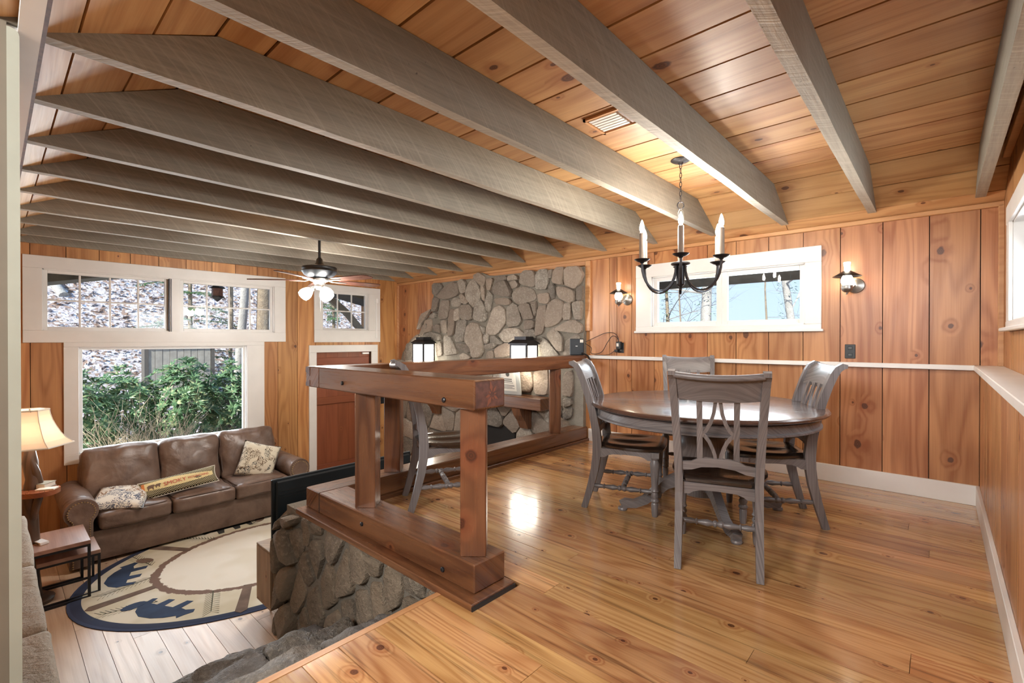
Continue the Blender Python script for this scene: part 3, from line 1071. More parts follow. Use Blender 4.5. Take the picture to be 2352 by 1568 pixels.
# framed notice leaning on the mantel
nt_ = thing('notice_plaque', 'pale gray plaque with small printed notice standing on the mantel', 'plaque', (-4.14, 4.555, .482), R(6))
tl = Matrix.Rotation(R(9), 4, 'X')
MB().box((-.16, -.012, 0), (.16, .012, .36), tl, ch=.004).build('board', plain('plaque_gray', (.42, .44, .43), .6), nt_)
MB().box((-.13, -.0145, .05), (.10, -.011, .35), tl).build('sheet', 'paper', nt_)
mb = MB()
for z, w in ((.20, .10), (.175, .10), (.155, .11), (.125, .12), (.11, .12), (.095, .1), (.08, .12)):
    mb.box((-.12, -.0152, z), (-.12 + w * 1.6, -.0142, z + (.012 if z > .17 else .006)), tl)
mb.lathe([(.022, 0), (.03, .004)], 10, tl @ Matrix.Translation((-.02, -.0145, .27)) @ Matrix.Rotation(PI / 2, 4, 'X'))
tag(mb.build('print', plain('ink', (.10, .10, .09), .8), nt_), kind='stuff')


# wall lanterns on the chimney
def lantern(x, z, label):
    t = thing('box_lantern', label, 'lantern', (x, 4.53, z), group='lit lanterns on the chimney')
    w, d, h = .13, .10, .34
    mb = MB()
    for sx in (-1, 1):
        for sy in (-1, 1):
            mb.box((sx * w - .011, sy * d - .011, 0), (sx * w + .011, sy * d + .011, h))
    for z0, z1 in ((0, .02), (h - .02, h)):
        mb.box((-w, -d - .01, z0), (w, -d + .01, z1)).box((-w, d - .01, z0), (w, d + .01, z1))
        mb.box((-w - .01, -d, z0), (-w + .01, d, z1)).box((w - .01, -d, z0), (w + .01, d, z1))
    mb.build('lantern_frame', 'iron', t)
    mb = MB()
    vs = []
    for k, (a, zz) in enumerate(((1.22, 0), (1.22, .012), (.86, .05), (.74, .055), (.74, .095))):
        vs += [(-w * a, -d * a, h + zz), (w * a, -d * a, h + zz), (w * a, d * a, h + zz), (-w * a, d * a, h + zz)]
    fs = [(k * 4 + j, k * 4 + (j + 1) % 4, k * 4 + 4 + (j + 1) % 4, k * 4 + 4 + j) for k in range(4) for j in range(4)] + [(3, 2, 1, 0), (16, 17, 18, 19)]
    mb.add(vs, fs).build('roof', 'iron', t)
    for nm, a, b in (('front', (-w + .011, -d - .002, .02), (w - .011, -d + .002, h - .02)), ('s', (-w - .002, -d + .011, .02), (-w + .002, d - .011, h - .02)), ('t', (w - .002, -d + .011, .02), (w + .002, d - .011, h - .02))):
        MB().box(a, b).build('pane', 'pane_lit', t)
    MB().box((-.05, d, .02), (.05, .16, .36), ch=.005).build('back_plate', 'iron', t)
    return t


lantern(-5.97, .80, 'lit box lantern on the flaring corner side of the stone chimney')
lantern(-3.905, .80, 'lit box lantern on the stones above the plaque on the mantel')

# ---------------------------------------------------------------- raised platform: stone side, steps, ledge
FP = Face((0, 1.50, 0), (1, 0, 0), (0, -1, 0))
structure('wall_platform_west', MB().box((-3.27, 1.96, -1.02), (-3.2, 4.62, -.02)), 'mortar2')
structure('wall_riser', MB().box((-1.80, -.3, -1.02), (-1.76, 1.5, -.035)), 'mortar2')
mb = MB().box((-3.66, 1.50, -1.02), (-1.75, 1.95, -.05))
wp = structure('wall_platform', mb, 'mortar2')
seeds = []
for k in range(500):
    p = (rnd.uniform(-3.70, -1.75), rnd.uniform(-1.02, -.03))
    if any(math.hypot((p[0] - a) * 1.25, (p[1] - b) * .85) < .17 for a, b in seeds):
        continue
    seeds.append(p)
for i, c in enumerate(cells(seeds, [(-3.72, -1.02), (-1.76, -1.02), (-1.76, -.035), (-3.30, -.045), (-3.60, -.09), (-3.73, -.18)], .75)):
    cx = sum(p[0] for p in c) / len(c)
    stone(wp, 'rock2', FP, c, rnd.uniform(.018, .04) + (.06 if cx < -3.45 else 0), .015, 500 + i, .018, .03)
FPW = Face((-3.66, 0, 0), (0, 1, 0), (-1, 0, 0))
for i, c in enumerate(cells([(rnd.uniform(1.47, 1.95), -.15 - .2 * k) for k in range(5)] + [(1.8, -.3), (1.6, -.75)], [(1.46, -1.02), (1.95, -1.02), (1.95, -.08), (1.46, -.10)])):
    stone(wp, 'rock2', FPW, c, .07, .01, 700 + i, .03)


def slab(parent, mat, x0, x1, y0, y1, z0, z1, seed, rough=.03, n=9, name='stone', fine=.4):
    vs, fs = soft_box(((x0 + x1) / 2, (y0 + y1) / 2, (z0 + z1) / 2), (x1 - x0, y1 - y0, z1 - z0), min(.03, (z1 - z0) * .3), n=n)
    c = V(((x0 + x1) / 2, (y0 + y1) / 2, (z0 + z1) / 2))
    out = []
    for p in vs:
        p = V(p)
        q = noise.noise_vector(p * 3.1 + V((seed * 2.3, 0, seed))) * rough + noise.noise_vector(p * 9.0 + V((0, seed, 0))) * rough * fine + noise.noise_vector(V((p.x * 40, p.y * 17, p.z * 50)) + V((0, seed, 0))) * rough * fine * .6
        out.append((p + q - c)[:])
    return MB().add(out, fs).build(name, mat, parent, 50, mw=Matrix.Translation(c))


stp = thing('stone_steps', 'rough dark stone steps going down from the dining floor to the living room', 'steps', (0, 0, 0))
tread = [(-1.845, -2.17, -.20), (-2.15, -2.60, -.40), (-2.57, -2.98, -.60), (-2.95, -3.36, -.80)]
for i, (a, b, z) in enumerate(tread):
    ysp = [.16, .55 + .1 * (i % 2), 1.02 - .08 * (i % 2), 1.425]
    for k in range(3):
        slab(stp, 'slate', b - rnd.uniform(0, .04), a, ysp[k] + .008, ysp[k + 1] - .008, z - .19, z - .012 * k, 31 + i * 7 + k, .040, 20, name='step_stone', fine=.7)
tag(stp, None)
lg = thing('stone_ledge', 'tan flat stone ledge along the wall beside the steps', 'ledge', (0, 0, 0))
xs = [-4.66, -3.6, -2.75, -2.25, -1.82]
for k in range(4):
    slab(lg, 'ledge', xs[k] + .002, xs[k + 1] - .002, -.13, .160 - .006 * (k % 2), -.075, .0, 90 + k, .007, 14, name='ledge_stone')
lw = MB().box((-4.6, -.13, -1.0), (-1.84, .12, -.07)).build('ledge_wall', 'mortar2', lg)
FL = Face((0, .12, 0), (1, 0, 0), (0, 1, 0))
seeds = []
for k in range(300):
    p = (rnd.uniform(-4.58, -1.86), rnd.uniform(-.98, -.09))
    if all(math.hypot(p[0] - a, p[1] - b) > .21 for a, b in seeds):
        seeds.append(p)
for i, c in enumerate(cells(seeds, [(-4.6, -1.0), (-1.84, -1.0), (-1.84, -.078), (-4.6, -.078)])):
    stone(lw, 'rock2', FL, c, .025, .008, 800 + i, .012, .02)

# ---------------------------------------------------------------- timber railing
rl = thing('timber_railing', 'heavy reddish-brown timber railing around the raised dining floor', 'railing', (0, 0, 0))
ZT = 1.012


def bar(name, p0, p1, mat='rail', ch=.006, al='X'):
    c = (V(p0) + V(p1)) / 2
    h = (V(p1) - V(p0)) / 2
    if al == 'X':
        return MB().box(-h, h, ch=ch).build(name, mat, rl, mw=Matrix.Translation(c))
    hh = V((h.y, h.x, h.z))
    return MB().box(-hh, hh, ch=ch).build(name, mat, rl, mw=frame(c, (0, 1, 0), (-1, 0, 0), (0, 0, 1)))


bar('top_rail', (-3.10, 1.482, .872), (-1.578, 1.69, ZT))
bar('top_rail', (-3.295, 1.482, .872), (-3.10, 4.732, ZT), al='Y')
bar('bottom_rail', (-3.10, 1.482, .030), (-1.578, 1.69, .165))
bar('bottom_rail', (-3.295, 1.482, .030), (-3.10, 4.752, .165), al='Y')
bar('base_board', (-3.31, 1.415, -.008), (-1.525, 1.70, .030), ch=.004)
bar('base_board', (-3.31, 1.70, -.004), (-3.075, 4.752, .030), ch=.004, al='Y')
MB().box((-.003, -.1425, -.022), (.003, .1425, .014)).build('carpet_edge', 'black', rl, mw=Matrix.Translation((-1.522, 1.5575, .006)))
for x, y in ((-1.687, 1.585), (-2.657, 1.585), (-3.205, 2.141), (-3.18, 4.217)):
    h = .062
    MB().box((-h, -h, -.356), (h, h, .354), ch=.005).build('post', 'rail_z', rl, mw=Matrix.Translation((x, y, .518)) @ Matrix.Rotation(R(42.2), 4, 'Z'))
for x, z in ((-2.78, .925), (-1.79, .905), (-2.55, .10), (-1.80, .075)):
    MB().lathe([(.013, 0), (.013, .008), (.008, .011)], 8, frame((x, 1.483, z), (1, 0, 0), (0, 0, 1), (0, -1, 0))).build('peg', 'black', rl)
# dovetail of the cross rail and the star shaped check in the sawn end
for z0, z1, z2, z3 in ((ZT - .004, ZT - .038, ZT - .065, ZT - .004), (.876, .876, .918, .905)):
    MB().prism([(-3.294, z3 if z0 > .95 else .876), (-3.235, z3 if z0 > .95 else .876), (-3.235, z2), (-3.294, z1 if z0 > .95 else .902)], 0, .0015,
               frame((0, 1.482, 0), (1, 0, 0), (0, 0, 1), (0, -1, 0))).build('dovetail', 'endgrain', rl)
MB().box((-3.104, 1.4815, .03), (-3.098, 1.484, .165)).build('joint', 'black', rl)
E0 = plain('star_grain', (.21, .07, .034), .45)
for k in range(8):
    a = k * PI / 4 + .2
    l = .024 + .014 * (k % 3)
    q = [(math.cos(a) * .012, math.sin(a) * .012), (math.cos(a + .28) * l * .7, math.sin(a + .28) * l * .7), (math.cos(a) * l * 1.25, math.sin(a) * l * 1.25), (math.cos(a - .28) * l * .7, math.sin(a - .28) * l * .7)]
    MB().prism(q, 0, .001, frame((-1.5774, 1.60, .938), (0, 1, 0), (0, 0, 1), (1, 0, 0))).build('grain_fleck', E0, rl)
MB().box((-.002, -.094, -.06), (0, .094, .06)).build('end_face', 'endgrain', rl, mw=Matrix.Translation((-1.5775, 1.586, .942)))

# ---------------------------------------------------------------- dining table
tb = thing('dining_table', 'round dark-topped dining table with gray apron and turned pedestal', 'table', (-1.25, 3.35, 0), R(12))
RT = .765
MB().lathe([(0.001, .762), (RT - .03, .762), (RT - .008, .757), (RT, .748), (RT - .002, .738), (RT - .012, .730), (RT - .03, .726), (0.001, .726)], 64).build('table_top', 'tabletop', tb, 30)
MB().lathe([(RT - .07, .726), (RT - .055, .722), (RT - .045, .716), (RT - .055, .708), (RT - .055, .672), (RT - .042, .664), (RT - .042, .654), (RT - .055, .648), (RT - .09, .646), (RT - .09, .726)], 64, cap=False).build('apron', 'gray_x', tb, 35)
MB().lathe([(.001, .726), (.20, .726), (.20, .69), (.10, .67), (.085, .63), (.11, .60), (.155, .54), (.165, .47), (.15, .40), (.10, .345), (.085, .33), (.11, .315), (.11, .295), (.085, .28), (.10, .22), (.12, .18), (.12, .12), (.001, .12)], 28).build('pedestal', 'gray_z', tb, 35)
for k in range(4):
    a = R(30 + 90 * k)
    d, up = V((math.cos(a), math.sin(a), 0)), V((0, 0, 1))
    sd = V((-math.sin(a), math.cos(a), 0))
    path = [(.09, .20), (.17, .215), (.25, .185), (.32, .125), (.39, .070), (.46, .045), (.52, .050), (.555, .035)]
    pts, hh = [], [.11, .085, .07, .058, .05, .048, .055, .05]
    for i, (q, z) in enumerate(path):
        q0, q1 = path[max(0, i - 1)], path[min(len(path) - 1, i + 1)]
        tn = (d * (q1[0] - q0[0]) + up * (q1[1] - q0[1])).normalized()
        pts.append((d * q + up * z, sd, sd.cross(tn) if sd.cross(tn).z > 0 else tn.cross(sd)))
    mb = MB().strip(pts, .055, hh)
    mb.lathe([(.03, 0), (.034, .01), (.03, .022)], 10, Matrix.Translation(d * .545))
    mb.build('foot', 'gray_x', tb, 35)
cb = thing('coaster_box', 'small dark square box with pale lid on the table top', 'box', (-1.41, 3.535, .762), R(20))
MB().box((-.06, -.06, .008), (.06, .06, .05), ch=.004).build('box_body', 'black', cb)
MB().box((-.064, -.064, 0), (.064, .064, .010), ch=.002).build('plinth', 'tabletop', cb)
MB().box((-.062, -.062, .05), (.062, .062, .062), ch=.003).build('lid', plain('bone', (.50, .46, .40), .5, var=.4, scale=60), cb)
MB().box((-.008, -.063, .014), (.008, -.059, .046)).build('clasp', 'pewter', cb)


# ---------------------------------------------------------------- dining chairs (faces +y, origin on the floor under the seat)
LEGP = [(-.300, 0), (-.278, .07), (-.250, .17), (-.224, .28), (-.210, .38), (-.206, .46), (-.214, .56), (-.236, .68), (-.268, .80), (-.304, .91), (-.330, .975), (-.352, 1.012), (-.380, 1.032), (-.404, 1.030)]


def legx(z):
    return .192 if z < .46 else .192 + .024 * ((z - .46) / .57)


def backy(z):
    for (y0, z0), (y1, z1) in zip(LEGP, LEGP[1:]):
        if z0 <= z <= z1:
            return y0 + (y1 - y0) * (z - z0) / max(1e-6, z1 - z0)
    return LEGP[-3][0]


def bar_xz(pts, w, th, zfun=backy):
    """flat slat following the raked back: pts of (x, z)"""
    out = []
    P = [V((x, zfun(z), z)) for x, z in pts]
    for i in range(len(P)):
        tn = (P[min(i + 1, len(P) - 1)] - P[max(i - 1, 0)]).normalized()
        nr = V((0, -1, -.28)).normalized()
        nr = (nr - tn * nr.dot(tn)).normalized()
        out.append((P[i], tn.cross(nr), nr))
    return MB().strip(out, w, th)


TURN = [(.011, 0), (.013, .05), (.017, .13), (.012, .2), (.019, .215), (.012, .235), (.017, .32), (.020, .36), (.012, .43), (.019, .45), (.019, .47), (.012, .49),
        (.019, .53), (.019, .55), (.012, .57), (.020, .64), (.017, .68), (.012, .765), (.019, .785), (.012, .8), (.017, .87), (.013, .95), (.011, 1)]


def make_chair(label):
    t = thing('dining_chair', label, 'chair', group='gray wooden dining chairs')
    for s in (-1, 1):
        pts = []
        for i, (y, z) in enumerate(LEGP):
            a, b = LEGP[max(0, i - 1)], LEGP[min(len(LEGP) - 1, i + 1)]
            tn = V((0, b[0] - a[0], b[1] - a[1])).normalized()
            pts.append((V((s * legx(z), y, z)), V((1, 0, 0)), V((1, 0, 0)).cross(tn)))
        MB().strip(pts, [.034, .036, .037, .038, .039, .040, .039, .038, .037, .037, .037, .037, .037, .034],
                   [.040, .043, .048, .053, .058, .062, .058, .052, .048, .045, .044, .042, .036, .022]).build('back_leg', 'gray_z', t)
        fx, fy = s * .205, .185
        MB().lathe([(.017, 0), (.021, .02), (.024, .085), (.019, .095), (.028, .105), (.028, .115), (.020, .125), (.027, .145), (.020, .165), (.028, .175), (.021, .19),
                    (.024, .24), (.031, .33), (.032, .36), (.022, .385), (.030, .395), (.030, .405)], 14, Matrix.Translation((fx, fy, 0))
                   ).box((fx - .028, fy - .028, .40), (fx + .028, fy + .028, .436)).build('front_leg', 'gray_z', t, 40)
        a, b = (s * .192, -.252, .165), (s * .205, .185, .165)
        MB().turn(a, b, TURN).build('stretcher', 'gray_y', t, 40)
    MB().turn((-.198, -.03, .165), (.198, -.03, .165), TURN).build('stretcher', 'gray_x', t, 40)
    # aprons with shaped lower edges
    def apron(T, half):
        top = [(-half, .436), (half, .436)]
        low = [(half, .372), (half * .78, .375), (half * .68, .388), (half * .5, .398), (0, .402), (-half * .5, .398), (-half * .68, .388), (-half * .78, .375), (-half, .372)]
        MB().prism(top[::-1] + low[::-1], -.009, .009, T).build('apron', 'gray_x', t)
    apron(frame((0, .195, 0), (1, 0, 0), (0, 0, 1), (0, -1, 0)), .185)
    apron(frame((0, -.205, 0), (1, 0, 0), (0, 0, 1), (0, -1, 0)), .178)
    for s in (-1, 1):
        apron(frame((s * .20, -.008, 0), (0, 1, 0), (0, 0, 1), (1, 0, 0)), .185)
    # scooped seat
    n = 16
    vs, fs = [], []
    for top in (1, 0):
        for j in range(n + 1):
            for i in range(n + 1):
                a, b = 2 * i / n - 1, 2 * j / n - 1
                hw = .232 + .018 * (1 - (b - .35) ** 2) - (.045 * max(0, -b - .1))
                k = 1 - .10 * max(0, abs(b) - .55) / .45 * abs(a) ** 4
                x = a * hw * k
                y = .005 + b * .232 + .018 * (1 - a * a) * (1 if b > 0 else 0) * b
                sc = -.016 * max(0, 1 - ((abs(a) - .42) / .42) ** 2) * max(0, 1 - ((b + .05) / .72) ** 2)
                e = max(abs(a), abs(b))
                z = .470 + sc - (.012 if e > .99 else 0) if top else .434 + (.008 if e > .99 else 0)
                if not top:
                    x, y = x * .985, .005 + (y - .005) * .985
                vs.append((x, y, z))
    q = (n + 1) ** 2
    for j in range(n):
        for i in range(n):
            a = j * (n + 1) + i
            fs += [(a, a + 1, a + n + 2, a + n + 1), (q + a, q + a + n + 1, q + a + n + 2, q + a + 1)]
    ring = [i for i in range(n + 1)] + [j * (n + 1) + n for j in range(1, n + 1)] + [n * (n + 1) + i for i in range(n - 1, -1, -1)] + [j * (n + 1) for j in range(n - 1, 0, -1)]
    for i in range(len(ring)):
        a, b = ring[i], ring[(i + 1) % len(ring)]
        fs.append((a, a + q, b + q, b))
    MB().add(vs, fs).build('seat', 'seat', t, 35)
    # curved, scrolled top rail
    mb = MB()
    sec = [(-.312, .895), (-.300, .895), (-.320, .955), (-.336, .990), (-.356, 1.018), (-.384, 1.036), (-.406, 1.030), (-.406, 1.014), (-.384, 1.014), (-.362, .996), (-.346, .965), (-.330, .94)]
    vs, fs = [], []
    m = 12
    for i in range(m + 1):
        a = 2 * i / m - 1
        bow = .028 * (1 - a * a)
        for y, z in sec:
            vs.append((a * (legx(z) - .012), y - bow * .9 + .006, z - .012 * (1 - a * a)))
    k = len(sec)
    for i in range(m):
        for j in range(k):
            fs.append((i * k + j, i * k + (j + 1) % k, (i + 1) * k + (j + 1) % k, (i + 1) * k + j))
    mb.add(vs, fs)
    mb.tube([((2 * i / 12 - 1) * (legx(1.0) - .012), -.392 - .025 * (1 - (2 * i / 12 - 1) ** 2) + .006, 1.022 - .012 * (1 - (2 * i / 12 - 1) ** 2)) for i in range(13)], .0165, 10)
    mb.build('top_rail', 'gray_x', t, 40)
    # lower rail, arched at the middle
    top = [(-.19, .545), (-.13, .552), (-.10, .568), (-.06, .576), (.06, .576), (.10, .568), (.13, .552), (.19, .545)]
    bot = [(.19, .500), (.13, .507), (.08, .525), (0, .532), (-.08, .525), (-.13, .507), (-.19, .500)]
    MB().prism((top + bot)[::-1], -.011, .011, frame((0, -.216, 0), (1, 0, 0), (0, 0, 1), (0, -1, 0))).build('lower_rail', 'gray_x', t)
    zz = [.56 + (.91 - .56) * k / 6 for k in range(7)]
    for s in (-1, 1):
        bar_xz([(s * .088, z) for z in zz], .028, .014).build('slat', 'gray_z', t)
        bar_xz([(s * x, z) for x, z in ((.011, .91), (.013, .87), (.020, .82), (.036, .765), (.058, .725), (.078, .705))], .017, .013).build('slat', 'gray_z', t)
        bar_xz([(s * x, z) for x, z in ((.078, .705), (.060, .690), (.042, .665), (.027, .63), (.015, .595), (.010, .56))], .017, .013).build('slat', 'gray_z', t)
    return t


def face(dx, dy):
    return math.atan2(-dx, dy)


ch = make_chair('gray dining chair seen from behind, on the near side of the round table')
# origin: back feet at y = -.30 behind it
def seat_at(feet, f):
    f = V((f[0], f[1], 0)).normalized()
    o = V((feet[0], feet[1], 0)) + f * .30
    return (o.x, o.y, 0), face(f.x, f.y)
spots = [((-.834, 2.473), (-.31, .95), None),
         ((-.625, 3.708), (-.87, -.48), 'gray dining chair at the round table on the side by the black outlet plate'),
         ((-1.955, 3.03), (.93, .36), 'gray dining chair in profile at the table, on the side by the railing'),
         ((-1.77, 4.44), (.41, -.91), 'gray dining chair behind the table, its back toward the white chair rail'),
         ((-2.88, 2.04), (.49, .87), 'gray dining chair by itself in the corner of the timber railing')]
for feet, f, lab in spots:
    loc, rz = seat_at(feet, f)
    if lab is None:
        ch.location, ch.rotation_euler = loc, (0, 0, rz)
    else:
        dup(ch, loc, rz, lab)

# ---------------------------------------------------------------- sofa
sf = thing('leather_sofa', 'brown leather three-seat sofa with rolled nailhead arms below the picture window', 'sofa', (-6.05, 1.60, -1.0))
# local: x away from the wall (+x is the front), y along, z up from the lower floor
MB().add(*soft_box((-.46, 0, .185), (.86, 1.9, .31), .03, n=6)).build('base', 'leather', sf, 40)
mb = MB()
mb.add(*soft_box((-.80, 0, .52), (.20, 1.96, .76), .06, n=8))
mb.build('back_frame', 'leather', sf, 40)


def arm(s):
    prof = []
    for k in range(19):
        a = R(-60 + 300 * k / 18)
        prof.append((.0 + .128 * math.cos(a + 0), .555 + .128 * math.sin(a)))
    body = [(.085, .03), (.085, .44)] + prof[1:-1] + [(-.085, .44), (-.085, .03)]
    mb = MB()
    mb.prism([(y, z) for y, z in body], -.86, .02, frame((0, s * 1.03, 0), (0, 1, 0), (0, 0, 1), (1, 0, 0)))
    a = mb.build('arm', 'leather', sf, 50)
    fp = [(.06, .04), (.06, .47)] + [(.10 * math.cos(R(-50 + 280 * k / 16)), .555 + .10 * math.sin(R(-50 + 280 * k / 16))) for k in range(17)] + [(-.06, .47), (-.06, .04)]
    MB().prism(fp, .018, .034, frame((0, s * 1.03, 0), (0, 1, 0), (0, 0, 1), (1, 0, 0))).build('arm_front', 'leather', a, 50)
    nb = MB()
    L = 0
    for i in range(len(fp) - 1):
        p, q = V(fp[i]), V(fp[i + 1])
        d = (q - p).length
        while L < d:
            c = p + (q - p) * (L / d)
            nb.lathe([(.0075, 0), (.006, .004), (.001, .006)], 6, frame((.033, s * 1.03 + c.x, c.y), (0, 1, 0), (0, 0, 1), (1, 0, 0)))
            L += .022
        L -= d
    tag(nb.build('nailhead_trim', 'brass', a), kind='stuff')


arm(-1)
arm(1)


def edge_piping(parent, c, size, r, ax, pos, puffT=None):
    """a piping cord round the face of a cushion"""
    h = [x / 2 - r * .3 for x in size]
    o = [(ax + 1) % 3, (ax + 2) % 3]
    pts = []
    for k in range(40):
        a = 2 * PI * k / 40
        ca, sa = math.cos(a), math.sin(a)
        e = .28
        p = [0, 0, 0]
        p[o[0]] = h[o[0]] * math.copysign(abs(ca) ** e, ca)
        p[o[1]] = h[o[1]] * math.copysign(abs(sa) ** e, sa)
        p[ax] = pos
        p = V(p) + V(c)
        pts.append(puffT @ p if puffT else p)
    MB().tube(pts, .006, 6, closed=True).build('piping', 'piping', parent, 60)


for k in range(3):
    y = -.605 + .605 * k
    c, sz = (-.31, y, .415), (.66, .60, .17)
    cu = MB().add(*soft_box(c, sz, .045, (0, 0, .030), 18, .012, k)).build('seat_cushion', 'leather', sf, 60)
    edge_piping(cu, c, sz, .05, 2, .075)
    edge_piping(cu, c, sz, .05, 2, -.07)
for k in range(3):
    y = -.605 + .605 * k + (-.0 if k else -.03) + (.03 if k == 2 else 0)
    w = .60 + (.06 if k != 1 else 0)
    Tm = Matrix.Translation((-.66, y, .735)) @ Matrix.Rotation(R(-14), 4, 'Y')
    cu = MB().add(*soft_box((0, 0, 0), (.22, w, .58), .06, (.055, 0, .012), 22, .020, 10 + k, Tm)).build('back_cushion', 'leather', sf, 60)
    edge_piping(cu, (0, 0, 0), (.22, w, .56), .05, 0, .075, Tm)


def pillow(name, mat, label, loc, rot, w, h, d, grp=None, n=18):
    vs, fs = [], []
    for s in (1, -1):
        for j in range(n + 1):
            for i in range(n + 1):
                a, b = 2 * i / n - 1, 2 * j / n - 1
                th = (max(0, 1 - a * a) * max(0, 1 - b * b)) ** .42
                pin = 1 - .06 * (1 - a * a) * abs(b) ** 3
                pin2 = 1 - .06 * (1 - b * b) * abs(a) ** 3
                wob = noise.noise(V((a * 2.2, b * 2.2, s + w * 9))) * .012 * th
                vs.append((a * w / 2 * pin2, b * h / 2 * pin, s * (th * d / 2) + wob))
    q = (n + 1) ** 2
    for j in range(n):
        for i in range(n):
            a = j * (n + 1) + i
            fs += [(a, a + 1, a + n + 2, a + n + 1), (q + a, q + a + n + 1, q + a + n + 2, q + a + 1)]
    t = thing(name, label, 'pillow', loc, 0, grp)
    t.rotation_euler = rot
    me = MB().add(vs, fs)
    bm_me = me.mesh(name, 60)
    bm = bmesh.new()
    bm.from_mesh(bm_me)
    bmesh.ops.remove_doubles(bm, verts=bm.verts, dist=.0005)
    bm.to_mesh(bm_me)
    bm.free()
    link('cover', bm_me, mat, t)
    rim = []
    for k in range(48):
        u = k / 12
        a, b = ((u * 2 - 1, -1) if u < 1 else (1, (u - 1) * 2 - 1) if u < 2 else (1 - (u - 2) * 2, 1) if u < 3 else (-1, 1 - (u - 3) * 2))
        rim.append((a * w / 2 * (1 - .06 * (1 - b * b)), b * h / 2 * (1 - .06 * (1 - a * a)), 0))
    MB().tube(rim, .005, 5, closed=True).build('welt', 'piping' if mat != 'bear_pillow' else 'paper', t, 60)
    return t


M['paisley'] = pattern_fabric('paisley_fabric', (.66, .61, .49), ((.12, .075, .04), (.055, .06, .06)), 15)
M['floral'] = pattern_fabric('floral_fabric', (.68, .65, .58), ((.12, .13, .17), (.22, .11, .05)), 11)
pillow('throw_pillow', 'paisley', 'square paisley throw pillow leaning at the window end of the sofa near the door', (-6.37, 3.86 - 1.60, -.325), (R(68), R(18), R(72)), .43, .43, .15)
pillow('throw_pillow', 'floral', 'floral throw pillow lying flat on the sofa seat beside the lamp end arm', (-6.27, .90, -.44), (R(14), R(4), R(68)), .46, .44, .15)
m, t, b = newmat('bear_pillow')
p, r, tc = objcoord(t)
wv = nd(t, 'ShaderNodeSeparateXYZ', {0: tc.outputs['Object']})
ca = mth(t, 'ADD', mth(t, 'MULTIPLY', wv.outputs[0], 36), 0)
cb_ = mth(t, 'MULTIPLY', wv.outputs[1], 62)
lat = mth(t, 'MULTIPLY', mth(t, 'SINE', mth(t, 'MULTIPLY', mth(t, 'ADD', ca, cb_), 3.14)), mth(t, 'SINE', mth(t, 'MULTIPLY', mth(t, 'SUBTRACT', ca, cb_), 3.14)))
lat = mapr(t, mth(t, 'ABSOLUTE', lat), .18, .3)
setc(t, b, 'Base Color', mixc(t, lat, (.60, .54, .33), (.025, .022, .015)))
b.inputs['Roughness'].default_value = .9
M['bear_pillow'] = m
bp = pillow('bolster_pillow', 'bear_pillow', 'long narrow souvenir pillow with red lettering and honeycomb lattice on the sofa', (-6.24, 1.40, -.385), (R(52), R(-6), R(86)), .72, .20, .13)
# the printed panel, its bears and lettering follow the curve of the cover
def on_pillow(x, y, w=.72, h=.20, d=.13):
    a, b = 2 * x / w, 2 * y / h
    return (max(0, 1 - a * a) * max(0, 1 - b * b)) ** .42 * d / 2 + .004
def patch(name, mat, polys, parent, lift=0.0, n=1):
    mb = MB()
    for pl in polys:
        mb.add([(x, y, on_pillow(x, y) + lift) for x, y in pl], [tuple(range(len(pl)))])
    return mb.build(name, mat, parent)
Yl = plain('print_yellow', (.72, .62, .33), .9)
Rd = plain('print_red', (.55, .12, .10), .9)
Br = plain('print_brown', (.16, .11, .08), .9)
Or = plain('print_orange', (.62, .22, .07), .9)
gx = [-.31 + .62 * k / 16 for k in range(17)]
patch('printed_panel', Yl, [[(a, -.015 - .03 * (1 - ((a) / .36) ** 2)), (b_, -.015 - .03 * (1 - (b_ / .36) ** 2)), (b_, .02), (a, .02)] for a, b_ in zip(gx, gx[1:])]
      + [[(a, .02), (b_, .02), (b_, .062 - .04 * max(0, (b_ + .05) / .36)), (a, .062 - .04 * max(0, (a + .05) / .36))] for a, b_ in zip(gx, gx[1:])], bp, .001)
patch('orange_edge', Or, [[(-.335, -.06), (-.31, -.06), (-.31, 0), (-.335, 0)], [(-.335, 0), (-.31, 0), (-.31, .065), (-.335, .065)]], bp, .004)
for bx0, sc in ((-.255, 1.0), (-.195, .75)):
    patch('bear_print', Br, [[(bx0 + x * sc, .008 + y * sc) for x, y in ((-.03, -.035), (-.022, -.035), (-.02, -.015), (.006, -.015), (.008, -.035), (.018, -.035), (.02, -.005), (.034, .004), (.03, .018), (.015, .022), (-.02, .022), (-.034, .01))]], bp, .004)
def lettering(txt, size, parent, loc, mat, zf, name='lettering'):
    cv = bpy.data.curves.new(name, 'FONT')
    cv.body = txt
    cv.size = size
    cv.align_x = 'LEFT'
    tmp = bpy.data.objects.new('tmp', cv)
    COL.objects.link(tmp)
    dg = bpy.context.evaluated_depsgraph_get()
    me = bpy.data.meshes.new_from_object(tmp.evaluated_get(dg))
    bpy.data.objects.remove(tmp)
    for v in me.vertices:
        v.co.x += loc[0]
        v.co.y += loc[1]
        v.co.z = zf(v.co.x, v.co.y)
    me.name = name
    me.materials.clear()
    me.materials.append(mat)
    return tag(link(name, me, None, parent), kind='stuff')
lettering('SMOKY', .062, bp, (-.15, -.022), Rd, lambda x, y: on_pillow(x, y) + .006)
lettering('MOUNTAINS', .034, bp, (.07, -.012), Rd, lambda x, y: on_pillow(x, y) + .006)

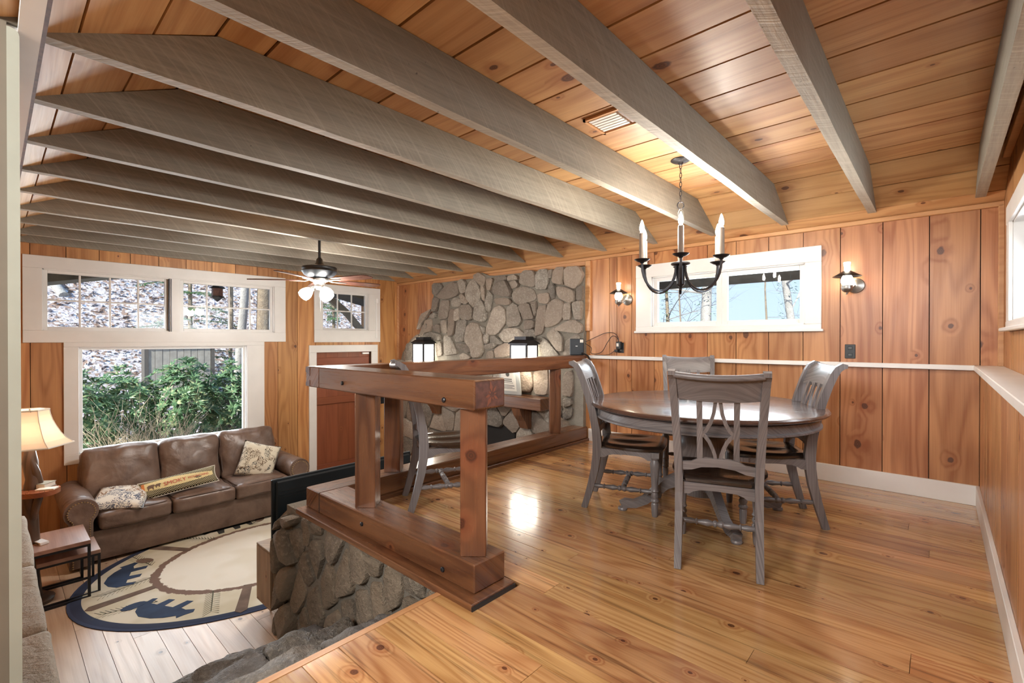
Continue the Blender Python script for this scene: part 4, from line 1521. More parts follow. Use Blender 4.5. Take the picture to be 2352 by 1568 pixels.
# ---------------------------------------------------------------- oval rug with woodland motifs
ec, es = (-5.2, 1.95), (1.18, 1.55)
rg = thing('oval_rug', 'oval lodge rug with navy edge, dark bears, pine sprays and pale center', 'rug', (ec[0], ec[1], -1.0))
m, t, b = newmat('rug_pile')
tc = nd(t, 'ShaderNodeTexCoord')
sx = nd(t, 'ShaderNodeSeparateXYZ', {0: tc.outputs['Object']})
nn = nz(t, tc.outputs['Object'], 16, 3, .6)
px, py = mth(t, 'DIVIDE', sx.outputs[0], es[0]), mth(t, 'DIVIDE', sx.outputs[1], es[1])
rad = mth(t, 'SQRT', mth(t, 'ADD', mth(t, 'MULTIPLY', px, px), mth(t, 'MULTIPLY', py, py)))
radn = mth(t, 'ADD', rad, mth(t, 'MULTIPLY', mth(t, 'SUBTRACT', nn, .5), .05))
c = mixc(t, mapr(t, nz(t, tc.outputs['Object'], 3, 2), .4, .6), (.60, .57, .47), (.50, .46, .34))
c = mixc(t, mapr(t, radn, .645, .64), c, (.16, .10, .075))
c = mixc(t, mapr(t, radn, .60, .595), c, (.66, .63, .55))
fade = mapr(t, nz(t, tc.outputs['Object'], 2.2, 1), .5, .62)
c = mixc(t, mth(t, 'MULTIPLY', mth(t, 'MULTIPLY', fade, .35), mapr(t, rad, .6, .45)), c, (.50, .44, .31))
c = mixc(t, mapr(t, rad, .940, .942), c, (.018, .028, .065))
c = mixc(t, mapr(t, rad, .985, .987), c, (.030, .045, .10))
setc(t, b, 'Base Color', c)
b.inputs['Roughness'].default_value = .95
bump(t, b, nz(t, tc.outputs['Object'], 320, 2), .25, .004)
M['rug'] = m
MB().lathe([(.001, .012), (.95, .012), (.985, .011), (1.0, .006), (1.0, 0), (.001, 0)], 80, sx=es[0], sy=es[1]).build('rug_pile', 'rug', rg, 40)
Nv = plain('motif_navy', (.022, .045, .10), .95, var=.3)
Bk = plain('motif_dark', (.03, .03, .028), .95, var=.3)
Bn = plain('motif_brown', (.17, .115, .085), .95, var=.4)
Gn = plain('motif_green', (.085, .085, .055), .95, var=.4)
BEAR = [(-.24, -.12), (-.20, -.13), (-.19, -.05), (-.12, -.04), (-.09, -.13), (-.03, -.13), (-.04, -.03), (.05, -.02), (.09, -.13), (.15, -.13), (.13, -.02), (.19, .0), (.26, -.02), (.28, .02), (.24, .07), (.21, .12), (.18, .09), (.10, .13), (0, .15), (-.12, .14), (-.21, .08), (-.26, .0)]


def rugpos(a, rr):
    return V((math.cos(a) * rr * es[0], math.sin(a) * rr * es[1], .0125))


def motif(name, mat, poly, a, rr, sc, flip=1, lift=.0, spin=0):
    c = rugpos(a, rr)
    q = Matrix.Translation(c + V((0, 0, lift))) @ Matrix.Rotation(a - PI / 2 + spin, 4, 'Z')
    return MB().prism([(x * sc * flip, y * sc) for x, y in (poly if flip > 0 else poly)], 0, .0015, q).build(name, mat, rg)


for k in range(6):
    a = R(-55 + 60 * k)
    motif('bear_motif', Nv if k in (0, 5) else Bk, BEAR, a, .79, .95, 1 if k % 2 else -1)
    a2 = a + R(30)
    motif('log_motif', Bn, [(-.035, -.24), (.035, -.24), (.045, .20), (0, .235), (-.045, .2)], a2, .79, 1.0)
    for j, (off, rr) in enumerate(((R(14), .82), (-R(13), .75))):
        sp = MB()
        c = rugpos(a2 + off, rr)
        q = Matrix.Translation(c) @ Matrix.Rotation(a2 + off + R(20 if j else -35), 4, 'Z')
        for i in range(12):
            x = -.19 + .36 * i / 11
            for s in (-1, 1):
                sp.add([q @ V(v) for v in ((x, -.002, 0), (x + .006, .002, 0), (x + .058, s * .055, .0008), (x + .053, s * .056, .0008))], [(0, 1, 2, 3)])
        sp.add([q @ V(v) for v in ((-.18, -.005, .001), (.17, -.003, .001), (.17, .003, .001), (-.18, .005, .001))], [(0, 1, 2, 3)])
        tag(sp.build('pine_spray_motif', Gn, rg), kind='stuff')
    cn = MB()
    q = Matrix.Translation(rugpos(a2 + R(14), .80) + V((0, 0, .0012))) @ Matrix.Rotation(a2, 4, 'Z')
    cn.prism([(.085 * math.cos(z), .05 * math.sin(z)) for z in [2 * PI * i / 14 for i in range(14)]], 0, .001, q)
    cn.build('pinecone_motif', Nv if k in (0, 5) else Bn, rg)

# ---------------------------------------------------------------- nesting side tables, lamp corner
def nest(name, label, x0, x1, y0, y1, zt, bar=.02):
    h = zt + 1.0
    t = thing(name, label, 'side table', ((x0 + x1) / 2, (y0 + y1) / 2, -1.0), group='nesting side tables')
    a, b = (x1 - x0) / 2, (y1 - y0) / 2
    MB().box((-a, -b, h - .032), (a, b, h), ch=.003).build('table_top', 'sidetable', t)
    for s in (-1, 1):
        mb = MB()
        x = s * (a - bar / 2 - .004)
        for p, q in (((-b, 0), (-b + bar, h - .032)), ((b - bar, 0), (b, h - .032)), ((-b + bar, 0), (b - bar, bar)), ((-b + bar, h - .032 - bar), (b - bar, h - .032))):
            mb.box((x - bar / 2, p[0], p[1]), (x + bar / 2, q[0], q[1]))
        mb.build('leg_frame', 'black_metal', t)
    MB().box((-a + .02, -b, 0), (a - .02, -b + bar, bar)).build('stretcher', 'black_metal', t)
    return t


nest('side_table', 'taller walnut-topped side table on a black steel frame by the sofa arm', -5.86, -5.35, .17, .565, -.505)
nest('side_table', 'lower nesting side table pushed under the taller one beside the sofa arm', -5.81, -5.41, .24, .635, -.625, .018)
cd = thing('card_box', 'small white box lying on the taller walnut side table', 'box', (-5.56, .275, -.505), R(20))
MB().box((-.055, -.03, 0), (.055, .03, .022), ch=.003).build('box_body', 'vinyl', cd)
MB().box((-.035, -.0305, .006), (.035, -.029, .016)).build('print', 'piping', cd)
sp = thing('leaf_sprig', 'small green leaf sprig on the taller side table behind the white box', 'sprig', (-5.72, .215, -.505))
mb = MB()
for k in range(7):
    a = k * .9
    mb.add([(0, 0, 0), (.02 * math.cos(a + .4), .02 * math.sin(a + .4), .02), (.045 * math.cos(a), .045 * math.sin(a), .035), (.02 * math.cos(a - .4), .02 * math.sin(a - .4), .02)], [(0, 1, 2, 3)])
mb.build('leaves', plain('sprig_green', (.06, .20, .04), .6), sp)
MB().lathe([(.018, 0), (.022, .012), (.004, .014)], 10).build('stem_base', 'endgrain', sp)

lp = thing('floor_lamp', 'rustic driftwood floor lamp with bell shade and wooden tray by the sofa', 'lamp', (-5.60, .215, -1.0))
mb = MB()
path = [(0, 0, .03), (.02, .0, .25), (-.03, .01, .5), (-.02, -.01, .75), (.04, .0, .93), (.045, .01, 1.05), (.01, 0, 1.18), (0, 0, 1.30)]
mb.tube(path, [.075, .055, .05, .06, .05, .042, .05, .03], 10)
mb.tube([(-.03, .01, .86), (.02, .05, .98), (.06, .03, 1.10), (.03, 0, 1.22)], [.03, .035, .03, .02], 8)
mb.tube([(-.02, 0, .66), (.05, .03, .82), (.10, .05, .915)], [.035, .03, .028], 8)
mb.build('trunk', 'drift', lp, 50)
MB().lathe([(.001, 0), (.14, 0), (.15, .03), (.12, .05), (.001, .05)], 16).build('base', 'drift', lp, 40)
mb = MB()
pl = []
for k in range(22):
    a = 2 * PI * k / 22
    r = .165 + .03 * noise.noise(V((math.cos(a) * 1.4, math.sin(a) * 1.4, 3)))
    pl.append((.10 + r * .85 * math.cos(a), .05 + r * .75 * math.sin(a)))
mb.prism(pl, .925, .965)
mb.build('tray', 'slab', lp, 30)
m, t, b = newmat('lamp_shade')
b.inputs['Base Color'].default_value = (.80, .74, .66, 1)
b.inputs['Roughness'].default_value = .8
tr = nd(t, 'ShaderNodeBsdfTranslucent', {0: (.92, .80, .68, 1)})
mx = nd(t, 'ShaderNodeMixShader', {0: .45, 1: b.outputs[0], 2: tr.outputs[0]})
t.links.new(mx.outputs[0], t.nodes['Material Output'].inputs[0])
M['shade'] = m
SHP = [(.115, 1.615), (.122, 1.57), (.135, 1.52), (.158, 1.465), (.185, 1.41), (.22, 1.358), (.268, 1.315)]
mb = MB().lathe(SHP, 6, cap=False, off=.35)
sh = mb.build('shade', 'shade', lp)
so = sh.modifiers.new('thick', 'SOLIDIFY')
so.thickness = .004
for r, z in ((.116, 1.613), (.269, 1.316)):
    pts = [(r * math.cos(2 * PI * k / 6 + .35), r * math.sin(2 * PI * k / 6 + .35), z) for k in range(6)]
    MB().tube(pts, .007, 6, closed=True).build('shade_trim', 'paper', sh)
for k in range(6):
    a = 2 * PI * k / 6 + .35
    MB().tube([((r + .001) * math.cos(a), (r + .001) * math.sin(a), z) for r, z in SHP], .003, 5).build('seam', 'paper', sh)
MB().lathe([(.006, 1.27), (.02, 1.29), (.012, 1.33), (.030, 1.40), (.034, 1.43), (.02, 1.46), (.001, 1.47)], 12).build('bulb', 'lampbulb', lp, 60)
MB().tube([(0, 0, 1.46), (0, 0, 1.62)], .004, 6).box((-.11, -.003, 1.605), (.11, .003, 1.611)).build('harp', 'pewter', lp)
bk = thing('book', 'thick pale book lying on the driftwood lamp tray', 'book', (-5.57, .275, -.035), R(50))
MB().box((-.075, -.055, .004), (.07, .053, .034)).build('pages', 'paper', bk)
mb = MB().box((-.08, -.058, 0), (.075, .058, .004)).box((-.08, -.058, .034), (.075, .058, .038)).box((-.083, -.058, 0), (-.078, .058, .038))
mb.build('book_cover', 'cream', bk)
n2 = thing('notebook', 'thin white notebook at the front of the lamp tray', 'notebook', (-5.445, .305, -.035), R(62))
MB().box((-.06, -.036, 0), (.06, .036, .009)).build('pages', 'paper', n2)
MB().box((-.062, -.037, .009), (.062, .037, .011)).build('notebook_cover', 'vinyl', n2)

# ---------------------------------------------------------------- television on its console
ct = thing('media_console', 'low wooden media console on black hairpin legs behind the stone wall', 'console', (-3.905, 2.2, -1.0))
for nm, p, q in (('top', (-.14, -.78, .56), (.14, .78, .58)), ('bottom', (-.14, -.78, .13), (.14, .78, .15))):
    MB().box((p[1], p[0], p[2]), (q[1], q[0], q[2]), ch=.003).build(nm, 'console', ct, mw=Matrix.Rotation(PI / 2, 4, 'Z'))
for y in (-.78, .762):
    for k in range(3):
        MB().box((-.138 + .092 * k, y, .151), (-.048 + .092 * k, y + .018, .559)).build('side_panel', 'console', ct)
MB().box((.128, -.76, .15), (.138, .76, .56)).build('back_panel', 'console', ct)
for k in range(3):
    MB().box((-.14, -.755 + .505 * k, .155), (-.125, -.258 + .505 * k, .555), ch=.003).build('door', 'console', ct)
for sx in (-1, 1):
    for sy in (-1, 1):
        x, y = sx * .11, sy * .70
        MB().tube([(x - .03, y, .13), (x + .0, y + .01, .006), (x + .008, y + .012, .006), (x + .035, y, .13)], .005, 6).build('leg', 'black_metal', ct)
tv = thing('television', 'flat black television seen from behind, standing on the low console', 'television', (-3.83, 2.10, -.42))
MB().box((-.022, -.645, .04), (.005, .645, .530), ch=.006).build('screen_bezel', 'tvblack', tv)
MB().box((.005, -.62, .055), (.028, .62, .515), ch=.012).build('back_shell', 'tvblack', tv)
MB().box((.028, -.5, .06), (.048, .5, .30), ch=.012).build('back_shell', 'tvblack', tv)
for z in (.385, .405, .43):
    MB().box((.026, -.6, z), (.031, .6, z + .007), ch=.002).build('ridge', 'black', tv)
MB().box((-.0235, -.63, .06), (-.0222, .63, .515)).build('screen', 'black', tv)
for y in (-.48, .48):
    MB().tube([(-.10, y - .06, .006), (0, y, .05), (.10, y - .03, .006)], .007, 6).build('foot', 'black_metal', tv)


# ---------------------------------------------------------------- chandelier over the table
cl = thing('chandelier', 'black iron six-arm candle chandelier hanging on a chain above the dining table', 'chandelier', (-1.333, 3.205, ZC))
MB().lathe([(.001, 0), (.066, 0), (.066, -.006), (.05, -.016), (.02, -.022), (.012, -.034), (.001, -.034)], 24).build('canopy', 'iron', cl, 40)


def ring(mb, c, rx, rz, r, ang):
    pts = [V((math.cos(ang) * rx * math.cos(a), math.sin(ang) * rx * math.cos(a), rz * math.sin(a))) + V(c) for a in [2 * PI * k / 14 for k in range(14)]]
    mb.tube(pts, r, 5, closed=True)


mb = MB()
z, k = -.045, 0
while z > -.29:
    ring(mb, (0, 0, z), .008, .019, .0022, k * PI / 2)
    z -= .0315
    k += 1
tag(mb.build('chain', 'iron', cl, 60), kind='stuff')
mb = MB()
ring(mb, (0, 0, -.315), .022, .024, .004, .6)
mb.build('ring', 'iron', cl, 60)
mb = MB()
for s in (-1, 1):
    mb.tube([(s * .004, 0, -.335), (s * .018, 0, -.36), (s * .020, 0, -.40), (s * .012, 0, -.43), (0, 0, -.45)], .004, 6)
mb.tube([(0, 0, -.44), (0, 0, -.72)], .006, 8)
mb.build('stem', 'pewter', cl, 60)
MB().lathe([(.001, -.700), (.030, -.702), (.062, -.712), (.064, -.722), (.055, -.728), (.028, -.735), (.028, -.86), (.012, -.875), (.001, -.876)], 24).build('hub', 'iron', cl, 40)
for k in range(6):
    a = R(-67 + 60 * k)
    d, sd, up = V((math.cos(a), math.sin(a), 0)), V((-math.sin(a), math.cos(a), 0)), V((0, 0, 1))
    pts = []
    P = [(.034, -.73)] + [(.160 - .126 * math.cos(q), -.735 - .175 * math.sin(q)) for q in [PI * j / 14 for j in range(15)]] + [(.286, -.715)]
    for i, (r_, z_) in enumerate(P):
        q0, q1 = P[max(0, i - 1)], P[min(len(P) - 1, i + 1)]
        tn = (d * (q1[0] - q0[0]) + up * (q1[1] - q0[1])).normalized()
        pts.append((d * r_ + up * z_, sd, sd.cross(tn)))
    MB().strip(pts, .017, .010).build('arm', 'iron', cl, 30)
    T = Matrix.Translation(d * .286)
    MB().lathe([(.006, -.725), (.012, -.722), (.016, -.716), (.030, -.712), (.050, -.700), (.052, -.696), (.02, -.700), (.019, -.690), (.001, -.69)], 18, T).build('drip_cup', 'iron', cl, 40)
    MB().lathe([(.0195, -.690), (.019, -.688), (.018, -.52), (.013, -.515), (.001, -.515)], 12, T).build('candle', plain('candle_sleeve', (.20, .155, .12), .4), cl, 40) if k == 0 else MB().lathe([(.0195, -.690), (.019, -.688), (.018, -.52), (.013, -.515), (.001, -.515)], 12, T).build('candle', bpy.data.materials['candle_sleeve'], cl, 40)
    MB().lathe([(.008, -.515), (.015, -.495), (.0155, -.480), (.011, -.458), (.005, -.438), (.001, -.430)], 12, T).build('bulb', 'bulb', cl, 60)

# ---------------------------------------------------------------- ceiling fan
fn = thing('ceiling_fan', 'dark five-blade ceiling fan with lit glass globes above the living room', 'fan', (-4.73, 2.27, ZC))
MB().lathe([(.001, 0), (.065, 0), (.06, -.03), (.03, -.05), (.012, -.055)], 20).build('canopy', 'iron', fn, 40)
MB().tube([(0, 0, -.03), (0, 0, -.43)], .013, 10).build('rod', 'black', fn, 60)
MB().lathe([(.014, -.40), (.03, -.42), (.036, -.455), (.055, -.475), (.13, -.487), (.168, -.50), (.172, -.515), (.165, -.53), (.172, -.545), (.150, -.58), (.11, -.605), (.075, -.615), (.001, -.615)], 32).build('motor_housing', 'black', fn, 40)
MB().lathe([(.075, -.612), (.10, -.620), (.095, -.64), (.06, -.655), (.05, -.68), (.06, -.70), (.03, -.73), (.001, -.735)], 20).build('switch_housing', 'pewter', fn, 40)
for k in range(5):
    a = R(42.2 + 190 + 72 * k)
    Tm = Matrix.Rotation(a, 4, 'Z')
    tl = Matrix.Translation((0, 0, -.635)) @ Matrix.Rotation(R(-9), 4, 'X')
    pl = [(.20, -.045), (.30, -.058), (.5, -.068), (.63, -.066), (.675, -.045), (.69, 0), (.675, .045), (.63, .066), (.5, .068), (.3, .058), (.20, .045)]
    MB().prism(pl, -.004, .004, tl).build('blade', 'fanblade', fn, mw=Tm)
    MB().strip([((.07, 0, -.62), (0, 1, 0), (0, 0, 1)), ((.14, 0, -.645), (0, 1, 0), (0, 0, 1)), ((.20, 0, -.643), (0, 1, 0), (0, 0, 1)), ((.29, 0, -.643), (0, 1, 0), (0, 0, 1))], [.03, .035, .05, .02], .006).build('blade_iron', 'pewter', fn, mw=Tm)
for k in range(3):
    a = R(42.2 + 205 + 120 * k)
    d = V((math.cos(a), math.sin(a), -.95)).normalized()
    o = V((math.cos(a) * .05, math.sin(a) * .05, -.70))
    q = Matrix.Translation(o) @ d.to_track_quat('Z', 'Y').to_matrix().to_4x4()
    MB().lathe([(.012, 0), (.016, .02), (.028, .03), (.030, .045), (.02, .05)], 12, q).build('lamp_holder', 'pewter', fn, 40)
    MB().lathe([(.026, .040), (.040, .06), (.056, .095), (.060, .125), (.052, .155), (.03, .165), (.001, .168)], 16, q).build('globe', 'globe', fn, 60)
MB().tube([(.02, 0, -.73), (.02, 0, -.95)], .0018, 5).build('pull_chain', 'pewter', fn)


# ---------------------------------------------------------------- wall sconces by the north window
def sconce(x, label):
    t = thing('sconce', label, 'sconce', (x, YN, 1.64), group='lit oil-lamp style sconces')
    MB().lathe([(.001, 0), (.062, 0), (.058, .012), (.03, .022), (.014, .03), (.001, .03)], 24, frame((.045, 0, 0), (1, 0, 0), (0, 0, 1), (0, -1, 0))).build('back_plate', 'pewter', t, 40)
    MB().tube([(.045, -.025, 0), (.02, -.07, -.03), (0, -.11, -.065), (-.004, -.115, -.075), (0, -.12, -.05)], .006, 8).build('arm', 'pewter', t, 60)
    T = Matrix.Translation((0, -.12, 0))
    MB().lathe([(.004, -.062), (.02, -.058), (.035, -.045), (.042, -.025), (.038, -.012), (.040, -.006), (.030, -.004)], 16, T).build('font', 'pewter', t, 40)
    MB().lathe([(.030, -.004), (.042, .02), (.044, .04), (.036, .062), (.028, .075)], 16, T, cap=False).build('glass_globe', 'chimney', t, 60)
    MB().lathe([(.100, .066), (.098, .069), (.034, .108), (.024, .113), (.022, .111), (.030, .104)], 24, T, cap=False).build('shade', 'iron', t, 40)
    MB().lathe([(.020, .110), (.021, .155), (.025, .180), (.023, .182)], 14, T).build('chimney', 'chimney', t, 60)
    return t


sconce(-2.63, 'lit sconce on the pine wall between the stone chimney and the white window')
sconce(-.56, 'lit sconce on the pine wall above the black outlet plate')

# ---------------------------------------------------------------- outlets, modem, cables on the north wall
def outlet(x, z, label):
    t = thing('outlet', label, 'outlet', (x, YN - .0, z))
    MB().box((-.036, -.007, -.058), (.036, 0, .058), ch=.003).build('cover_plate', 'black', t)
    for dz in (-.028, .028):
        MB().box((-.016, -.0095, dz - .014), (.016, -.006, dz + .014), ch=.003).build('socket', 'tvblack', t)
        for dx in (-.006, .006):
            MB().box((dx - .0012, -.0101, dz - .004), (dx + .0012, -.0094, dz + .006)).build('slot', 'pewter', t)
    return t


outlet(-.552, 1.10, 'black wall outlet above the white chair rail below the sconce')
outlet(-2.665, 1.105, 'black wall outlet near the railing end with plugged-in power adapters')
ad = thing('power_adapter', 'black power adapter block plugged into the outlet by the railing', 'adapter', (-2.675, 4.762, 1.10))
MB().box((-.028, -.045, -.01), (.028, -.002, .075), ch=.006).build('adapter_body', 'black', ad)
MB().box((-.018, -.0465, .02), (.008, -.0445, .055)).build('sticker', 'paper', ad)
MB().box((-.055, -.035, -.045), (-.015, -.002, -.015), ch=.005).build('plug', 'black', ad)
md = thing('modem', 'small black modem box standing on the railing end by the stone', 'modem', (-3.185, 4.655, ZT), R(38))
MB().box((-.082, -.016, .004), (.082, .016, .195), ch=.006).build('shell', plain('modem_blue', (.012, .02, .03), .4), md)
MB().box((.035, -.0168, .150), (.074, -.0155, .185)).build('sticker', 'paper', md)
MB().box((-.016, -.0168, .105), (.008, -.0155, .111)).build('logo_mark', 'vinyl', md)
MB().box((-.07, -.035, 0), (.07, .035, .006), ch=.002).build('stand_foot', 'black', md)


def cable(label, pts, r, name='cable'):
    P = []
    n = len(pts)
    for i in range(n - 1):
        p0, p1, p2, p3 = V(pts[max(0, i - 1)]), V(pts[i]), V(pts[i + 1]), V(pts[min(n - 1, i + 2)])
        for k in range(8):
            s = k / 8
            P.append(.5 * ((2 * p1) + (p2 - p0) * s + (2 * p0 - 5 * p1 + 4 * p2 - p3) * s * s + (3 * p1 - p0 - 3 * p2 + p3) * s ** 3))
    P.append(V(pts[-1]))
    o = MB().tube([p[:] for p in P], r, 6).build(name, 'black', None, 60)
    return tag(o, label, 'cable', 'black cables by the modem')


cable('thin black cable arching high from the modem to the adapter', [(-3.08, 4.68, 1.17), (-2.98, 4.72, 1.22), (-2.85, 4.74, 1.272), (-2.74, 4.74, 1.27), (-2.685, 4.735, 1.22), (-2.68, 4.735, 1.17)], .0035)
cable('thin black cable looping low beside the modem before rising to the adapter', [(-3.09, 4.69, 1.15), (-3.02, 4.71, 1.10), (-3.03, 4.72, 1.04), (-2.97, 4.73, 1.03), (-2.89, 4.735, 1.06), (-2.83, 4.735, 1.15), (-2.76, 4.735, 1.235), (-2.70, 4.735, 1.22), (-2.672, 4.735, 1.17)], .0035)
cable('thick black cord curling round the sawn railing end', [(-3.12, 4.66, 1.04), (-3.06, 4.69, 1.01), (-3.035, 4.70, .95), (-3.06, 4.69, .885), (-3.12, 4.68, .86)], .010)
cable('thin black cord lying along the white chair rail below the adapter', [(-2.73, 4.745, 1.075), (-2.80, 4.745, 1.03), (-2.9, 4.75, 1.016), (-3.0, 4.75, 1.016)], .003)

# ---------------------------------------------------------------- outside, west: hillside, shrubs, trees, shed
def hill_z(x, y):
    d = -x - 9.8
    z = -1.02
    if d > 0:
        z += min(d, 4) * .33
    if d > 4:
        z += (d - 4) * .72
    return z + .12 * noise.noise(V((x * .5, y * .5, 0))) * min(1, max(0, d))


m, t, b = newmat('leaf_litter')
p, r, tc = objcoord(t)
vo = nd(t, 'ShaderNodeTexVoronoi', {'Vector': tc.outputs['Object'], 'Scale': 13.0, 'Randomness': 1.0})
cs = nd(t, 'ShaderNodeSeparateColor', {0: vo.outputs['Color']})
c = mixc(t, cs.outputs[0], (.40, .35, .35), (.62, .59, .62))
c = mixc(t, mth(t, 'GREATER_THAN', cs.outputs[1], .72), c, (.33, .23, .18))
c = mixc(t, mth(t, 'GREATER_THAN', cs.outputs[2], .86), c, (.80, .80, .84))
c = mixc(t, mapr(t, nz(t, tc.outputs['Object'], 22, 3), .52, .66), c, (.16, .13, .12))
setc(t, b, 'Base Color', c)
b.inputs['Roughness'].default_value = .9
M['litter'] = m
n = 60
vs, fs = [], []
for j in range(n + 1):
    for i in range(n + 1):
        x, y = -7.1 - 26 * (i / n) ** 1.2, -9 + 24 * j / n
        vs.append((x, y, hill_z(x, y)))
for j in range(n):
    for i in range(n):
        a = j * (n + 1) + i
        fs.append((a, a + 1, a + n + 2, a + n + 1))
structure('hillside', MB().add(vs, fs), 'litter', 60)
mb = MB()
for k in range(15000):
    x = -9.5 - 16 * rnd.random() ** 1.1
    y = rnd.uniform(-3, 10)
    if -x - 8.5 < abs(y - 2) * .6:
        pass
    c0 = V((x, y, hill_z(x, y) + .015))
    s = rnd.uniform(.035, .08) * (1 + (-x - 9) * .03)
    q = Matrix.Rotation(rnd.uniform(0, 6.28), 3, 'Z') @ Matrix.Rotation(rnd.uniform(-.9, .9), 3, 'X') @ Matrix.Rotation(rnd.uniform(-.9, .9), 3, 'Y')
    mb.add([c0 + q @ V(v) for v in ((-s, 0, 0), (0, -s * .45, .01), (s, 0, 0), (0, s * .45, .02))], [(0, 1, 2, 3)])
me = bpy.data.meshes.new('fallen_leaves')
me.from_pydata([tuple(v) for v in mb.v], [], mb.f)
tag(link('fallen_leaves', me, 'litter'), 'gray and brown fallen leaves covering the hillside beyond the windows', 'leaves', kind='stuff')


def leaf_mat(name, c1, c2, c3, tl=.3):
    m, t, b = newmat(name)
    tc = nd(t, 'ShaderNodeTexCoord')
    vo = nd(t, 'ShaderNodeTexVoronoi', {'Vector': tc.outputs['Object'], 'Scale': 22.0})
    cs = nd(t, 'ShaderNodeSeparateColor', {0: vo.outputs['Color']})
    c = mixc(t, cs.outputs[0], c1, c2)
    c = mixc(t, mth(t, 'GREATER_THAN', cs.outputs[1], .82), c, c3)
    setc(t, b, 'Base Color', c)
    b.inputs['Roughness'].default_value = .33
    tr = nd(t, 'ShaderNodeBsdfTranslucent', {0: c})
    mx = nd(t, 'ShaderNodeMixShader', {0: tl, 1: b.outputs[0], 2: tr.outputs[0]})
    t.links.new(mx.outputs[0], t.nodes['Material Output'].inputs[0])
    return m


M['rhodo'] = leaf_mat('rhododendron_leaf', (.11, .235, .115), (.22, .37, .19), (.48, .55, .30))
M['hemlock'] = leaf_mat('hemlock_leaf', (.05, .13, .05), (.11, .22, .08), (.20, .30, .12))
M['bark'] = stone_mat('bark', ((.34, .26, .18), (.17, .13, .095), (.48, .40, .30), (.36, .29, .21)), 9, 1.0, tint=.3)
M['pale_bark'] = stone_mat('pale_bark', ((.50, .48, .45), (.30, .28, .26), (.62, .60, .57), (.46, .43, .40)), 8, .8, tint=.2)
M['twig'] = plain('dry_twig', (.66, .56, .40), .8, var=.4, scale=12)
M['twig_dark'] = plain('gray_twig', (.24, .21, .19), .8, var=.4, scale=12)


def leaf(mb, c, d, up, L, w):
    sd = d.cross(up)
    sd = sd.normalized() if sd.length > 1e-5 else d.orthogonal().normalized()
    n_ = sd.cross(d).normalized()
    a, e = c + d * L * .55 + n_ * L * .05, c + d * L - n_ * L * .06
    mb.add([c[:], (c + d * L * .35 + sd * w - n_ * .004)[:], e[:], (c + d * L * .35 - sd * w - n_ * .004)[:], a[:]], [(0, 1, 4), (1, 2, 4), (2, 3, 4), (3, 0, 4)])


def rhodo(x, y, rx, ry, h, label, nros, seed):
    rr = random.Random(seed)
    z0 = hill_z(x, y)
    t = thing('rhododendron', label, 'shrub', (x, y, z0), group='evergreen shrubs outside the picture window')
    mb, st = MB(), MB()
    for k in range(nros):
        a, e = rr.uniform(0, 2 * PI), math.asin(rr.uniform(-.25, 1))
        q = rr.uniform(.72, 1.03)
        bump_ = 1 + .22 * noise.noise(V((math.cos(a) * 1.6 + seed, math.sin(a) * 1.6, e * 2)))
        c = V((math.cos(a) * math.cos(e) * rx * q * bump_, math.sin(a) * math.cos(e) * ry * q * bump_, h * .42 + math.sin(e) * h * .60 * q * bump_))
        if c.z < .05:
            continue
        out = V((c.x / rx, c.y / ry, (c.z - h * .35) / h + .5)).normalized()
        o1 = out.orthogonal().normalized()
        o2 = out.cross(o1)
        nl = rr.randint(6, 9)
        for j in range(nl):
            b_ = 2 * PI * j / nl + rr.uniform(-.3, .3)
            d = (o1 * math.cos(b_) + o2 * math.sin(b_) + out * rr.uniform(.1, .75)).normalized()
            leaf(mb, c, d, out, rr.uniform(.10, .16), rr.uniform(.019, .028))
        if k % 9 == 0:
            st.tube([(c.x * .1, c.y * .1, .0), (c.x * .45, c.y * .45, c.z * .5), c[:]], [.012, .008, .004], 5)
    tag(mb.build('foliage', 'rhodo', t), kind='stuff')
    tag(st.build('stems', 'twig_dark', t), kind='stuff')
    return t


rhodo(-9.35, .75, .55, .55, 1.72, 'glossy green rhododendron at the lamp side of the picture window view', 260, 1)
rhodo(-9.75, 1.45, .6, .55, 1.70, 'rhododendron second from the lamp side, dry twigs growing before it', 240, 2)
rhodo(-9.45, 2.20, .55, .55, 1.86, 'tallest rhododendron, in front of the gray shed boards', 280, 3)
rhodo(-9.55, 2.95, .6, .55, 1.68, 'rhododendron beside the pale tree trunk outside', 260, 4)


def twigs(name, x, y, h, nb, mat, label, seed, spread=.5, cat='shrub', group=None):
    rr = random.Random(seed)
    t = thing(name, label, cat, (x, y, hill_z(x, y) - .02), group=group)
    mb = MB()
    for k in range(nb):
        p = V((rr.uniform(-.12, .12), rr.uniform(-.2, .2), 0))
        d = V((rr.uniform(-spread, spread), rr.uniform(-spread, spread), 1)).normalized()
        pts, rad = [p.copy()], [.009]
        L = h * rr.uniform(.5, 1)
        for s in range(6):
            d = (d + V((rr.uniform(-.35, .35), rr.uniform(-.35, .35), rr.uniform(-.15, .1)))).normalized()
            p = p + d * L / 6
            pts.append(p.copy())
            rad.append(.009 - .0012 * (s + 1))
            if rr.random() < .75:
                e = (d + V((rr.uniform(-.9, .9), rr.uniform(-.9, .9), rr.uniform(-.2, .6)))).normalized()
                mb.tube([p, p + e * L * .10, p + (e + V((0, 0, .2))) * L * .22], [.005, .0035, .002], 4, cap=False)
        mb.tube(pts, rad, 4, cap=False)
    tag(mb.build('twigs', mat, t), kind='stuff')
    return t


twigs('dry_shrub', -8.6, 1.15, 1.3, 80, 'twig', 'tan leafless shrub in front of the rhododendrons near the lamp side', 5)
twigs('dry_shrub', -8.55, 1.75, 1.4, 80, 'twig', 'tan leafless shrub in front of the tallest rhododendron', 6)


